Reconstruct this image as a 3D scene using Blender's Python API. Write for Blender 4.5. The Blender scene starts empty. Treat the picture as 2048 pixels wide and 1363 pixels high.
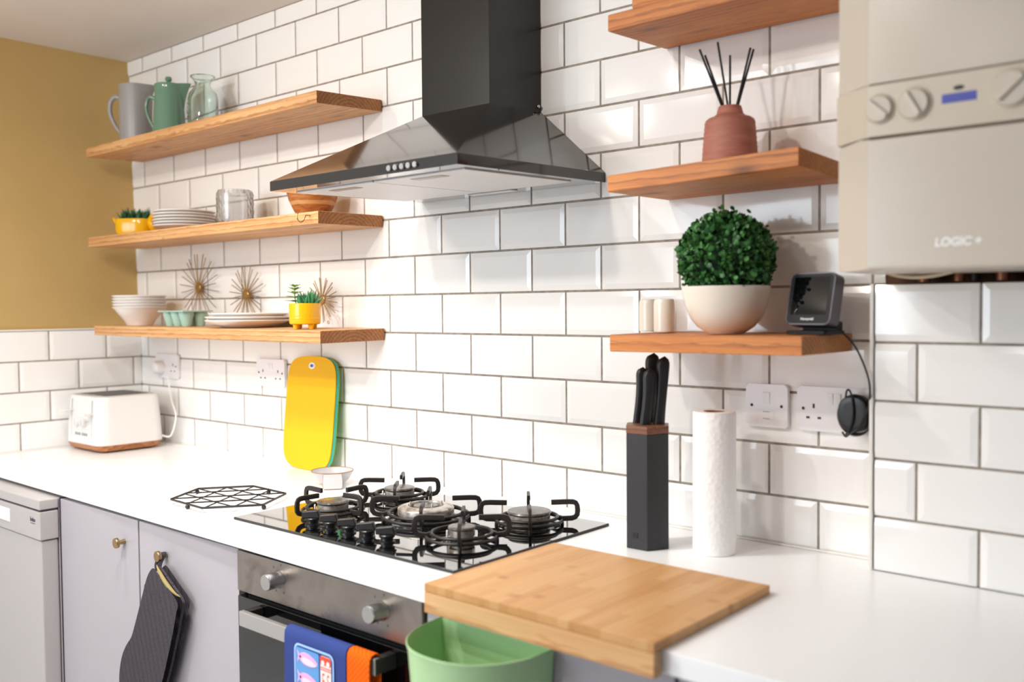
import bpy, bmesh, math, random
from mathutils import Vector, Matrix
PI = math.pi
random.seed(7)
C = bpy.context.scene.collection
sc = bpy.context.scene

# ------------------------------------------------------------------ materials
def lin(c):
    c = c / 255.0
    return c / 12.92 if c <= 0.04045 else ((c + 0.055) / 1.055) ** 2.4
def rgb(r, g, b):
    return (lin(r), lin(g), lin(b), 1.0)
def mat(name, col, rough=0.5, metal=0.0, spec=0.5, coat=0.0, coat_rough=0.03, trans=0.0, ior=1.5, emit=None, estr=0.0):
    m = bpy.data.materials.new(name); m.use_nodes = True
    b = m.node_tree.nodes['Principled BSDF']
    b.inputs['Base Color'].default_value = col
    b.inputs['Roughness'].default_value = rough
    b.inputs['Metallic'].default_value = metal
    b.inputs['Specular IOR Level'].default_value = spec
    b.inputs['Coat Weight'].default_value = coat
    b.inputs['Coat Roughness'].default_value = coat_rough
    b.inputs['Transmission Weight'].default_value = trans
    b.inputs['IOR'].default_value = ior
    if emit:
        b.inputs['Emission Color'].default_value = emit
        b.inputs['Emission Strength'].default_value = estr
    return m
def nt(m):
    return m.node_tree, m.node_tree.nodes['Principled BSDF']
def N(t, typ, **kw):
    n = t.nodes.new(typ)
    for k, v in kw.items(): setattr(n, k, v)
    return n
def coords(t, scale=(1, 1, 1), loc=(0, 0, 0), rot=(0, 0, 0)):
    tc = N(t, 'ShaderNodeTexCoord'); mp = N(t, 'ShaderNodeMapping')
    t.links.new(tc.outputs['Object'], mp.inputs['Vector'])
    mp.inputs['Scale'].default_value = scale; mp.inputs['Location'].default_value = loc; mp.inputs['Rotation'].default_value = rot
    return mp.outputs['Vector']
def noise(t, vec, scale, detail=2.0, rough=0.5, dist=0.0):
    n = N(t, 'ShaderNodeTexNoise')
    t.links.new(vec, n.inputs['Vector'])
    n.inputs['Scale'].default_value = scale; n.inputs['Detail'].default_value = detail
    n.inputs['Roughness'].default_value = rough; n.inputs['Distortion'].default_value = dist
    return n.outputs['Fac']
def ramp(t, fac, stops):
    r = N(t, 'ShaderNodeValToRGB')
    els = r.color_ramp.elements
    els[0].position, els[0].color = stops[0]; els[1].position, els[1].color = stops[-1]
    for p, c in stops[1:-1]:
        e = els.new(p); e.color = c
    t.links.new(fac, r.inputs['Fac'])
    return r.outputs['Color']
def mix(t, fac, a, b, mode='MIX'):
    m = N(t, 'ShaderNodeMix', data_type='RGBA', blend_type=mode)
    if hasattr(fac, 'links'): t.links.new(fac, m.inputs['Factor'])
    else: m.inputs['Factor'].default_value = fac
    for s, v in (('A', a), ('B', b)):
        sock = [i for i in m.inputs if i.name == s and i.type == 'RGBA'][0]
        if hasattr(v, 'links'): t.links.new(v, sock)
        else: sock.default_value = v
    return [o for o in m.outputs if o.type == 'RGBA'][0]
def bump(t, b, h, strength=0.2, dist=0.001):
    n = N(t, 'ShaderNodeBump'); n.inputs['Strength'].default_value = strength; n.inputs['Distance'].default_value = dist
    t.links.new(h, n.inputs['Height']); t.links.new(n.outputs['Normal'], b.inputs['Normal'])
def math_node(t, op, a, b=None):
    n = N(t, 'ShaderNodeMath', operation=op)
    for i, v in enumerate((a, b)):
        if v is None: continue
        if hasattr(v, 'links'): t.links.new(v, n.inputs[i])
        else: n.inputs[i].default_value = v
    return n.outputs[0]

def wood(name, light, mid, dark, rough=0.55, knots=True, axis='X', ring=26.0, seed=0.0):
    m = mat(name, mid, rough); t, b = nt(m)
    st = {'X': (0.10, 1, 1), 'Y': (1, 0.10, 1), 'Z': (1, 1, 0.10)}[axis]
    v = coords(t, st, (seed, seed * 0.03, 0.065 + seed * 0.01))
    w = N(t, 'ShaderNodeTexWave', wave_type='RINGS', rings_direction=axis, wave_profile='SAW')
    t.links.new(v, w.inputs['Vector'])
    w.inputs['Scale'].default_value = ring; w.inputs['Distortion'].default_value = 2.6
    w.inputs['Detail'].default_value = 2.5; w.inputs['Detail Scale'].default_value = 7.0
    col = ramp(t, w.outputs['Fac'], [(0.0, light), (0.62, mid), (0.9, dark), (1.0, mid)])
    st2 = {'X': (3, 130, 130), 'Y': (130, 3, 130), 'Z': (130, 130, 3)}[axis]
    g = noise(t, coords(t, st2, (seed, 0, 0)), 1.0, 4.0, 0.6)
    col = mix(t, 0.35, col, ramp(t, g, [(0.3, dark), (0.62, light)]))
    big = noise(t, coords(t, {'X': (1.5, 9, 9), 'Y': (9, 1.5, 9), 'Z': (9, 9, 1.5)}[axis], (seed, 3, 0)), 1.0, 2.0)
    col = mix(t, math_node(t, 'MULTIPLY', ramp(t, big, [(0.35, (0, 0, 0, 1)), (0.75, (1, 1, 1, 1))]), 0.45), col, mid, 'MULTIPLY')
    if knots:
        k = N(t, 'ShaderNodeTexVoronoi'); t.links.new(coords(t, {'X': (5.0, 12, 12), 'Y': (12, 5, 12), 'Z': (12, 12, 5)}[axis], (seed * 2.3, 1.7, 0.4)), k.inputs['Vector'])
        k.inputs['Scale'].default_value = 1.0
        kf = ramp(t, k.outputs['Distance'], [(0.05, (1, 1, 1, 1)), (0.16, (0.25, 0.25, 0.25, 1)), (0.24, (0, 0, 0, 1))])
        col = mix(t, math_node(t, 'MULTIPLY', kf, 0.75), col, (dark[0] * 0.35, dark[1] * 0.35, dark[2] * 0.35, 1))
        sct = noise(t, coords(t, (22, 60, 60), (seed, 5, 2)), 1.0, 3.0)
        sf = ramp(t, sct, [(0.66, (0, 0, 0, 1)), (0.72, (1, 1, 1, 1))])
        col = mix(t, math_node(t, 'MULTIPLY', sf, 0.35), col, (dark[0] * 0.4, dark[1] * 0.4, dark[2] * 0.4, 1))
    t.links.new(col, b.inputs['Base Color'])
    bump(t, b, g, 0.25, 0.0008)
    return m

M = {}
def tile_mat():
    m = mat('glazed_tile', rgb(246, 244, 241), 0.09, spec=0.5); t, b = nt(m)
    h = noise(t, coords(t, (14, 14, 22)), 1.0, 1.0)
    bump(t, b, h, 0.10, 0.002)
    return m
M['tile'] = tile_mat()
def grout_mat():
    m = mat('grey_grout', rgb(150, 139, 128), 0.9); t, b = nt(m)
    n = noise(t, coords(t, (60, 60, 60)), 1.0, 3.0)
    t.links.new(ramp(t, n, [(0.3, rgb(134, 124, 114)), (0.7, rgb(166, 155, 143))]), b.inputs['Base Color'])
    return m
M['grout'] = grout_mat()
def paint(name, c, rough=0.75, var=0.06):
    m = mat(name, c, rough); t, b = nt(m)
    n = noise(t, coords(t, (2, 2, 2)), 1.0, 3.0)
    lo = tuple(x * (1 - var) for x in c[:3]) + (1,); hi = tuple(min(1, x * (1 + var)) for x in c[:3]) + (1,)
    t.links.new(ramp(t, n, [(0.3, lo), (0.7, hi)]), b.inputs['Base Color'])
    bump(t, b, noise(t, coords(t, (90, 90, 90)), 1.0, 2.0), 0.06, 0.001)
    return m
M['mustard'] = paint('mustard_paint', rgb(196, 164, 104))
M['ceiling'] = paint('ceiling_paint', rgb(226, 217, 208), var=0.02)
M['white_paint'] = paint('white_paint', rgb(228, 224, 218), var=0.02)
M['blue_grey'] = paint('blue_grey_paint', rgb(128, 138, 156), 0.8)
M['plaster'] = paint('brown_plaster', rgb(104, 70, 52), 0.9, 0.25)
M['trim'] = mat('white_trim', rgb(236, 232, 224), 0.35)
M['floor'] = paint('grey_vinyl', rgb(196, 196, 198), 0.5, 0.05)
def worktop_mat():
    m = mat('white_laminate', rgb(250, 250, 250), 0.28, spec=0.45); t, b = nt(m)
    n = noise(t, coords(t, (300, 300, 300)), 1.0, 2.0)
    t.links.new(ramp(t, n, [(0.35, rgb(248, 248, 248)), (0.6, rgb(252, 252, 252))]), b.inputs['Base Color'])
    return m
M['worktop'] = worktop_mat()
M['cabinet'] = mat('cabinet_white', rgb(174, 168, 173), 0.32, spec=0.4)
M['carcass'] = mat('carcass_white', rgb(206, 198, 190), 0.5)
M['appliance'] = mat('appliance_white', rgb(182, 176, 174), 0.3)
M['appliance_dark'] = mat('appliance_shadow_gap', rgb(60, 52, 66), 0.7)
M['boiler'] = mat('boiler_white', rgb(208, 197, 182), 0.22, spec=0.45)
M['boiler_band'] = mat('boiler_band', rgb(207, 195, 177), 0.25)
M['display_blue'] = mat('display_blue', rgb(72, 80, 170), 0.25)
M['dark'] = mat('dark_plastic', rgb(34, 31, 30), 0.5)
M['hood'] = mat('hood_gloss_black', rgb(24, 21, 19), 0.10, spec=0.55, coat=0.35, coat_rough=0.05)
M['hood_satin'] = mat('hood_satin_black', rgb(24, 21, 19), 0.30, spec=0.4, coat=0.05, coat_rough=0.1)
M['hood_under'] = mat('hood_underside', rgb(60, 56, 54), 0.12, spec=0.9, coat=0.8, coat_rough=0.06)
def filter_mat():
    m = mat('filter_mesh', rgb(226, 223, 222), 0.42, metal=0.15); t, b = nt(m)
    w = N(t, 'ShaderNodeTexVoronoi'); t.links.new(coords(t, (330, 330, 330)), w.inputs['Vector']); w.inputs['Scale'].default_value = 1.0
    bump(t, b, w.outputs['Distance'], 0.25, 0.001)
    return m
M['filter'] = filter_mat()
M['chrome'] = mat('chrome', rgb(220, 220, 222), 0.15, metal=1.0)
def steel():
    m = mat('brushed_steel', rgb(150, 141, 134), 0.34, metal=0.9); t, b = nt(m)
    n = noise(t, coords(t, (2, 300, 300)), 1.0, 3.0)
    r = noise(t, coords(t, (7, 7, 9)), 1.0, 4.0, 0.6, 1.5)
    t.links.new(ramp(t, r, [(0.35, rgb(150, 141, 134)), (0.55, rgb(160, 151, 143)), (0.7, rgb(132, 122, 116))]), b.inputs['Base Color'])
    bump(t, b, n, 0.06, 0.0004)
    return m
M['steel'] = steel()
M['steel_light'] = mat('satin_steel', rgb(196, 193, 190), 0.33, metal=0.75)
M['knob_steel'] = mat('spun_steel', rgb(205, 203, 203), 0.25, metal=1.0)
M['black_glass'] = mat('black_glass', rgb(7, 7, 8), 0.04, spec=0.5, coat=0.6, ior=1.55)
M['hob_glass'] = mat('hob_glass', rgb(6, 6, 7), 0.025, spec=0.75, coat=1.0, coat_rough=0.02, ior=1.9)
M['hob_glass'].node_tree.nodes['Principled BSDF'].inputs['Coat IOR'].default_value = 1.9
M['cast_iron'] = mat('cast_iron', rgb(40, 34, 32), 0.42, spec=0.45)
M['ring_enamel'] = mat('ring_enamel', rgb(22, 21, 23), 0.16, spec=0.6)
def alu():
    m = mat('burner_aluminium', rgb(196, 188, 178), 0.36, metal=0.6); t, b = nt(m)
    n = noise(t, coords(t, (60, 60, 90)), 1.0, 4.0)
    t.links.new(ramp(t, n, [(0.35, rgb(150, 138, 128)), (0.6, rgb(214, 206, 196))]), b.inputs['Base Color'])
    return m
M['alu'] = alu()
def cap_mat():
    m = mat('burner_cap', rgb(78, 73, 70), 0.25, spec=0.6); t, b = nt(m)
    n = noise(t, coords(t, (45, 45, 45)), 1.0, 5.0, 0.7)
    t.links.new(ramp(t, n, [(0.35, rgb(50, 46, 44)), (0.65, rgb(116, 108, 102))]), b.inputs['Base Color'])
    return m
M['cap'] = cap_mat()
M['knob_black'] = mat('knob_black', rgb(19, 18, 19), 0.33)
PINE = (rgb(228, 184, 132), rgb(212, 158, 102), rgb(164, 106, 58))
M['pine'] = wood('pine_plank', *PINE, seed=0.0)
M['pine_b'] = wood('pine_plank_second', *PINE, seed=1.7)
M['pine_c'] = wood('pine_plank_third', *PINE, seed=3.1)
ORNG = (rgb(222, 150, 80), rgb(204, 124, 54), rgb(146, 86, 38))
M['pine_end'] = wood('pine_end_grain', rgb(190, 128, 72), rgb(168, 104, 52), rgb(116, 66, 28), 0.6, False, ring=34.0)
M['stained_end'] = wood('stained_end_grain', rgb(196, 134, 76), rgb(180, 116, 58), rgb(128, 76, 34), 0.6, False, ring=34.0, seed=5.3)
M['pine_d'] = wood('stained_plank', *ORNG, seed=5.3)
M['pine_e'] = wood('stained_plank_second', *ORNG, seed=7.9)
M['pine_f'] = wood('stained_plank_third', *ORNG, seed=9.2)
M['wood_block'] = wood('walnut_lid', rgb(140, 92, 64), rgb(120, 74, 50), rgb(84, 48, 32), 0.45, False)
M['wood_base'] = wood('toaster_wood', rgb(196, 136, 84), rgb(176, 114, 64), rgb(130, 78, 40), 0.5, False, ring=14)
def bowl_wood():
    m = mat('bowl_wood', rgb(160, 92, 46), 0.35); t, b = nt(m)
    g = noise(t, coords(t, (18, 18, 70)), 1.0, 4.0, 0.6, 1.0)
    c = ramp(t, g, [(0.3, rgb(120, 62, 28)), (0.5, rgb(166, 98, 48)), (0.7, rgb(198, 134, 74))])
    tc = N(t, 'ShaderNodeTexCoord'); s = N(t, 'ShaderNodeSeparateXYZ'); t.links.new(tc.outputs['Object'], s.inputs[0])
    band = ramp(t, math_node(t, 'MULTIPLY', s.outputs['Z'], 10.0), [(0.30, (0, 0, 0, 1)), (0.31, (1, 1, 1, 1)), (0.40, (1, 1, 1, 1)), (0.41, (0, 0, 0, 1))])
    c = mix(t, math_node(t, 'MULTIPLY', band, 0.55), c, rgb(226, 178, 116))
    t.links.new(c, b.inputs['Base Color'])
    return m
M['bowl_wood'] = bowl_wood()
def bamboo():
    m = mat('bamboo', rgb(226, 176, 112), 0.42, spec=0.35); t, b = nt(m)
    tc = N(t, 'ShaderNodeTexCoord'); s = N(t, 'ShaderNodeSeparateXYZ'); t.links.new(tc.outputs['Object'], s.inputs[0])
    strip = math_node(t, 'FLOOR', math_node(t, 'MULTIPLY', s.outputs['X'], 52.0))
    wn = N(t, 'ShaderNodeTexWhiteNoise', noise_dimensions='1D'); t.links.new(strip, wn.inputs['W'])
    seg = math_node(t, 'FLOOR', math_node(t, 'ADD', math_node(t, 'MULTIPLY', s.outputs['Y'], 5.0), math_node(t, 'MULTIPLY', wn.outputs['Value'], 7.0)))
    cb = N(t, 'ShaderNodeCombineXYZ'); t.links.new(strip, cb.inputs[0]); t.links.new(seg, cb.inputs[1])
    wn2 = N(t, 'ShaderNodeTexWhiteNoise', noise_dimensions='3D'); t.links.new(cb.outputs[0], wn2.inputs['Vector'])
    c = ramp(t, wn2.outputs['Value'], [(0.0, rgb(196, 142, 86)), (0.5, rgb(204, 152, 96)), (1.0, rgb(214, 168, 114))])
    g = noise(t, coords(t, (420, 7, 420)), 1.0, 3.0)
    c = mix(t, 0.22, c, ramp(t, g, [(0.3, rgb(166, 108, 58)), (0.65, rgb(220, 178, 124))]))
    k = N(t, 'ShaderNodeTexVoronoi'); t.links.new(coords(t, (24, 30, 6)), k.inputs['Vector']); k.inputs['Scale'].default_value = 0.62
    kf = ramp(t, k.outputs['Distance'], [(0.06, (1, 1, 1, 1)), (0.24, (0, 0, 0, 1))])
    kn = noise(t, coords(t, (14, 14, 14), (3, 1, 0)), 1.0, 1.0)
    kf = math_node(t, 'MULTIPLY', kf, ramp(t, kn, [(0.42, (0, 0, 0, 1)), (0.56, (1, 1, 1, 1))]))
    c = mix(t, math_node(t, 'MULTIPLY', kf, 0.7), c, rgb(140, 82, 40))
    t.links.new(c, b.inputs['Base Color'])
    return m
M['bamboo'] = bamboo()
M['bamboo_edge'] = wood('bamboo_edge', rgb(230, 190, 138), rgb(222, 176, 120), rgb(186, 130, 78), 0.45, False, ring=16)
M['yellow_board'] = mat('yellow_board', rgb(236, 180, 4), 0.42, spec=0.35)
M['green_board'] = mat('green_board', rgb(110, 186, 60), 0.4)
M['teal_edge'] = mat('teal_edge', rgb(40, 160, 150), 0.4)
M['yellow_glaze'] = mat('yellow_glaze', rgb(240, 180, 8), 0.14, spec=0.55)
M['white_china'] = mat('white_china', rgb(238, 232, 226), 0.18)
M['speckled_china'] = mat('speckled_china', rgb(196, 193, 193), 0.3)
M['cream_china'] = mat('cream_china', rgb(236, 226, 212), 0.16)
M['grey_glaze'] = mat('grey_glaze', rgb(156, 152, 150), 0.32)
M['green_glaze'] = mat('green_glaze', rgb(104, 140, 116), 0.12, spec=0.6)
M['mint_glaze'] = mat('mint_glaze', rgb(164, 198, 184), 0.28)
M['glass'] = mat('green_tinted_glass', (0.86, 0.95, 0.91, 1), 0.02, trans=1.0, ior=1.45)
M['clear_glass'] = mat('clear_glass', (0.97, 0.96, 0.95, 1), 0.0, trans=0.84, ior=1.45)
M['brass'] = mat('brass', rgb(182, 148, 98), 0.35, metal=0.9)
M['brass_knob'] = mat('antique_brass', rgb(178, 150, 110), 0.28, metal=1.0)
M['black_wire'] = mat('black_wire', rgb(40, 36, 36), 0.4)
M['plastic_white'] = mat('plastic_white', rgb(240, 237, 238), 0.3)
M['toaster_white'] = mat('toaster_white', rgb(226, 224, 222), 0.3, spec=0.4)
M['hole'] = mat('dark_hole', rgb(62, 46, 42), 0.8)
M['lines_grey'] = mat('print_grey', rgb(150, 150, 152), 0.5)
def terracotta():
    m = mat('terracotta', rgb(176, 112, 94), 0.65); t, b = nt(m)
    n = noise(t, coords(t, (20, 20, 120)), 1.0, 3.0)
    t.links.new(ramp(t, n, [(0.3, rgb(166, 102, 84)), (0.7, rgb(186, 122, 104))]), b.inputs['Base Color'])
    return m
M['terracotta'] = terracotta()
M['reed'] = mat('black_reed', rgb(24, 18, 20), 0.6)
def leafm(name, a, b_, rough=0.4):
    m = mat(name, a, rough, spec=0.4); t, b = nt(m)
    gi = N(t, 'ShaderNodeNewGeometry')
    t.links.new(ramp(t, gi.outputs['Random Per Island'], [(0.0, a), (1.0, b_)]), b.inputs['Base Color'])
    return m
M['leaf_dark'] = leafm('box_leaf', rgb(26, 70, 36), rgb(76, 134, 62))
M['leaf_blue'] = leafm('succulent_leaf', rgb(24, 64, 48), rgb(50, 112, 66))
M['leaf_mid'] = leafm('spiky_leaf', rgb(48, 110, 70), rgb(86, 152, 98))
M['leaf_lime'] = leafm('sprig_leaf', rgb(96, 146, 58), rgb(156, 196, 88))
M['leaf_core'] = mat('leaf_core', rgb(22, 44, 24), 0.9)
M['soil'] = mat('soil', rgb(52, 40, 30), 0.95)
M['knife_block'] = mat('block_black', rgb(44, 42, 46), 0.55)
M['knife_handle'] = mat('knife_handle', rgb(24, 23, 24), 0.42)
def paper():
    m = mat('paper_towel', rgb(248, 246, 244), 0.85, spec=0.2); t, b = nt(m)
    v = N(t, 'ShaderNodeTexVoronoi'); t.links.new(coords(t, (110, 110, 110)), v.inputs['Vector']); v.inputs['Scale'].default_value = 1.0
    bump(t, b, v.outputs['Distance'], 0.5, 0.002)
    return m
M['paper'] = paper()
M['cardboard'] = mat('cardboard', rgb(150, 104, 74), 0.8)
def quilt():
    m = mat('charcoal_quilt', rgb(66, 60, 66), 0.85, spec=0.25); t, b = nt(m)
    w = noise(t, coords(t, (900, 900, 900)), 1.0, 2.0)
    t.links.new(ramp(t, w, [(0.35, rgb(54, 49, 55)), (0.65, rgb(80, 74, 80))]), b.inputs['Base Color'])
    wv = N(t, 'ShaderNodeTexWave', wave_type='BANDS', bands_direction='X')
    t.links.new(coords(t, (1, 1, 1), rot=(0, 0.30, 0)), wv.inputs['Vector']); wv.inputs['Scale'].default_value = 15.5
    bump(t, b, ramp(t, wv.outputs['Fac'], [(0.0, (0, 0, 0, 1)), (0.22, (1, 1, 1, 1))]), 0.7, 0.004)
    return m
M['quilt'] = quilt()
M['quilt_plain'] = mat('charcoal_tape', rgb(52, 46, 52), 0.8)
M['lining'] = mat('gold_lining', rgb(150, 134, 84), 0.7)
def cloth(name, c, s=700):
    m = mat(name, c, 0.85, spec=0.2); t, b = nt(m)
    ch = noise(t, coords(t, (s, s, s)), 1.0, 2.0)
    bump(t, b, ch, 0.3, 0.001)
    return m
M['blue_cloth'] = cloth('blue_cloth', rgb(54, 70, 132))
def waffle():
    m = mat('orange_waffle', rgb(250, 118, 8), 0.85, spec=0.2); t, b = nt(m)
    c = N(t, 'ShaderNodeTexChecker'); t.links.new(coords(t, (1, 1, 1)), c.inputs['Vector']); c.inputs['Scale'].default_value = 190.0
    t.links.new(mix(t, c.outputs['Fac'], rgb(248, 108, 6), rgb(228, 84, 3)), b.inputs['Base Color'])
    bump(t, b, c.outputs['Fac'], 0.4, 0.001)
    return m
M['waffle'] = waffle()
M['red_cloth'] = cloth('red_cloth', rgb(196, 20, 14))
M['print_light'] = cloth('print_light_blue', rgb(168, 204, 250))
M['print_sky'] = cloth('print_sky_blue', rgb(104, 158, 214))
M['print_pink'] = cloth('print_pink', rgb(240, 176, 218))
M['print_pale'] = cloth('print_pale_pink', rgb(246, 214, 232))
M['print_red'] = cloth('print_red', rgb(240, 88, 66))
M['print_white'] = cloth('print_white', rgb(238, 228, 222))
M['green_bin'] = mat('green_plastic', rgb(178, 214, 160), 0.3, spec=0.4)
M['dish_rim'] = mat('dish_rim', rgb(160, 126, 98), 0.4)
M['device_grey'] = mat('device_grey', rgb(92, 86, 92), 0.4, metal=0.3)
M['device_black'] = mat('device_black', rgb(26, 25, 27), 0.5, spec=0.25)
M['screen'] = mat('screen_glass', rgb(8, 9, 11), 0.04, spec=0.4)
M['lettering_white'] = mat('lettering_white', rgb(250, 248, 244), 0.4)
M['lettering_dark'] = mat('lettering_dark', rgb(60, 62, 78), 0.5)
M['copper'] = mat('copper_pipe', rgb(150, 96, 70), 0.4, metal=0.7)
M['hose'] = mat('cream_hose', rgb(206, 190, 160), 0.5)
M['valve_blue'] = mat('valve_blue', rgb(30, 90, 160), 0.5)

# ------------------------------------------------------------------ mesh builder
class MB:
    def __init__(s): s.v = []; s.f = []; s.m = []
    def add(s, vs, fs, mt=0, X=None):
        o = len(s.v)
        for p in vs:
            p = Vector(p); s.v.append(tuple(X @ p) if X else tuple(p))
        for f in fs: s.f.append(tuple(o + i for i in f)); s.m.append(mt)
        return s
    def bm(s, b, mt=0, X=None):
        b.verts.index_update()
        s.add([v.co.copy() for v in b.verts], [[v.index for v in f.verts] for f in b.faces], mt, X); b.free(); return s
    def box(s, x0, x1, y0, y1, z0, z1, mt=0, bev=0.0, seg=2, X=None):
        return s.hexa([(x0, y0, z0), (x1, y0, z0), (x1, y1, z0), (x0, y1, z0), (x0, y0, z1), (x1, y0, z1), (x1, y1, z1), (x0, y1, z1)], mt, bev, seg, X)
    def hexa(s, p, mt=0, bev=0.0, seg=2, X=None):
        b = bmesh.new(); v = [b.verts.new(q) for q in p]
        for f in ((0, 3, 2, 1), (4, 5, 6, 7), (0, 1, 5, 4), (1, 2, 6, 5), (2, 3, 7, 6), (3, 0, 4, 7)): b.faces.new([v[i] for i in f])
        if bev > 0: bmesh.ops.bevel(b, geom=list(b.edges), offset=bev, segments=seg, profile=0.5, affect='EDGES')
        bmesh.ops.recalc_face_normals(b, faces=list(b.faces))
        return s.bm(b, mt, X)
    def prism(s, pts, d, mt=0, bev=0.0, seg=2, X=None, bev_sides=False):
        """outline in local xy, extruded by d along local z"""
        b = bmesh.new(); lo = [b.verts.new((x, y, 0)) for x, y in pts]; hi = [b.verts.new((x, y, d)) for x, y in pts]
        n = len(pts); cap = [b.faces.new(lo[::-1]), b.faces.new(hi)]
        for i in range(n): b.faces.new((lo[i], lo[(i + 1) % n], hi[(i + 1) % n], hi[i]))
        if bev > 0:
            es = list(b.edges) if bev_sides else [e for c in cap for e in c.edges]
            bmesh.ops.bevel(b, geom=es, offset=bev, segments=seg, profile=0.5, affect='EDGES')
        bmesh.ops.recalc_face_normals(b, faces=list(b.faces))
        return s.bm(b, mt, X)
    def loft(s, loops, mt=0, cap=True, closed=False, X=None):
        n = len(loops[0]); vs = [p for l in loops for p in l]; fs = []
        L = len(loops)
        for i in range(L if closed else L - 1):
            a = i * n; c = ((i + 1) % L) * n
            for j in range(n):
                k = (j + 1) % n; fs.append((a + j, a + k, c + k, c + j))
        if cap and not closed:
            fs.append(tuple(range(n))[::-1]); fs.append(tuple((L - 1) * n + j for j in range(n)))
        return s.add(vs, fs, mt, X)
    def lathe(s, prof, c=(0, 0, 0), seg=40, mt=0, X=None, rf=None):
        loops = []
        for r, z in prof:
            r = max(r, 1e-5)
            loops.append([(c[0] + (rf(r, z, 2 * PI * j / seg) if rf else r) * math.cos(2 * PI * j / seg), c[1] + (rf(r, z, 2 * PI * j / seg) if rf else r) * math.sin(2 * PI * j / seg), c[2] + z) for j in range(seg)])
        return s.loft(loops, mt, True, False, X)
    def tube(s, pts, r, seg=10, mt=0, closed=False, X=None):
        P = [Vector(p) for p in pts]; n = len(P); R = r if isinstance(r, (list, tuple)) else [r] * n
        loops = []; up = None
        for i in range(n):
            if closed: t = P[(i + 1) % n] - P[i - 1]
            else: t = P[min(i + 1, n - 1)] - P[max(i - 1, 0)]
            t.normalize()
            if up is None:
                up = Vector((0, 0, 1)) if abs(t.z) < 0.9 else Vector((1, 0, 0))
            up = up - t * up.dot(t)
            if up.length < 1e-6: up = t.orthogonal()
            up.normalize(); sd = t.cross(up)
            loops.append([tuple(P[i] + (up * math.cos(a) + sd * math.sin(a)) * R[i]) for a in [2 * PI * j / seg for j in range(seg)]])
        return s.loft(loops, mt, True, closed, X)
    def bar(s, pts, side, w, h, mt=0, X=None):
        """rectangular bar swept along a planar path; side = constant sideways direction"""
        P = [Vector(p) for p in pts]; sd = Vector(side).normalized(); loops = []
        for i in range(len(P)):
            t = (P[min(i + 1, len(P) - 1)] - P[max(i - 1, 0)]).normalized(); u = sd.cross(t).normalized()
            loops.append([tuple(P[i] + sd * a * w / 2 + u * b_ * h / 2) for a, b_ in ((-1, -0.75), (-0.75, -1), (0.75, -1), (1, -0.75), (1, 0.75), (0.75, 1), (-0.75, 1), (-1, 0.75))])
        return s.loft(loops, mt, True, False, X)
    def torus(s, c, R, r, seg=48, ms=10, mt=0, X=None):
        return s.tube([(c[0] + R * math.cos(2 * PI * i / seg), c[1] + R * math.sin(2 * PI * i / seg), c[2]) for i in range(seg)], r, ms, mt, True, X)
    def sphere(s, c, r, seg=24, mt=0, X=None, sq=1.0):
        n = seg // 2
        return s.lathe([(r * math.sin(PI * i / n), -r * sq * math.cos(PI * i / n)) for i in range(n + 1)], c, seg, mt, X)
    def disc(s, pts, mt=0, X=None):
        return s.add(pts, [tuple(range(len(pts)))], mt, X)
    def build(s, name, mats, parent=None, loc=None, angle=38.0, rot=None, wn=True):
        me = bpy.data.meshes.new(name); me.from_pydata(s.v, [], s.f)
        for m in (mats if isinstance(mats, (list, tuple)) else [mats]): me.materials.append(M[m] if isinstance(m, str) else m)
        b = bmesh.new(); b.from_mesh(me)
        b.faces.ensure_lookup_table()
        for i, f in enumerate(b.faces): f.material_index = s.m[i]; f.smooth = True
        bmesh.ops.remove_doubles(b, verts=list(b.verts), dist=1e-6)
        bmesh.ops.recalc_face_normals(b, faces=list(b.faces))
        lim = math.radians(angle)
        for e in b.edges:
            e.smooth = len(e.link_faces) == 2 and e.calc_face_angle(0) < lim
        b.to_mesh(me); b.free()
        o = bpy.data.objects.new(name, me); C.objects.link(o)
        if parent: o.parent = parent
        if wn and len(me.polygons) < 6000:
            w_ = o.modifiers.new('weighted_normal', 'WEIGHTED_NORMAL'); w_.keep_sharp = True; w_.weight = 80
        if loc: o.location = loc
        if rot: o.rotation_euler = rot
        return o

def tag(o, label, cat, group=None):
    o['label'] = label; o['category'] = cat
    if group: o['group'] = group
    return o
def thing(name, label, cat, loc=(0, 0, 0), rot=(0, 0, 0), group=None):
    o = bpy.data.objects.new(name, None); C.objects.link(o); o.location = loc; o.rotation_euler = rot; o.empty_display_size = 0.02
    return tag(o, label, cat, group)
def struct(o):
    o['kind'] = 'structure'; return o
def dup(root, loc, label=None, rot=None):
    r = root.copy(); C.objects.link(r); r.location = loc
    if rot is not None: r.rotation_euler = rot
    if label: r['label'] = label
    for ch in list(root.children):
        c = ch.copy(); C.objects.link(c); c.parent = r
        for g in list(ch.children):
            d = g.copy(); C.objects.link(d); d.parent = c
    return r
def text(name, body, size, X, mt, parent=None, extrude=0.0004, bold=0.0, shear=0.0, widthx=1.0):
    cu = bpy.data.curves.new(name, 'FONT'); cu.body = body; cu.size = size; cu.extrude = extrude; cu.align_x = 'CENTER'; cu.align_y = 'CENTER'
    cu.offset = bold; cu.shear = shear
    ob = bpy.data.objects.new(name, cu); C.objects.link(ob)
    dg = bpy.context.evaluated_depsgraph_get(); me = bpy.data.meshes.new_from_object(ob.evaluated_get(dg))
    bpy.data.objects.remove(ob); bpy.data.curves.remove(cu)
    me.transform(X @ Matrix.Diagonal((widthx, 1, 1, 1))); me.materials.clear(); me.materials.append(M[mt])
    o = bpy.data.objects.new(name, me); C.objects.link(o)
    if parent: o.parent = parent
    return o
def T(x=0, y=0, z=0): return Matrix.Translation((x, y, z))
def RX(a): return Matrix.Rotation(a, 4, 'X')
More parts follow.
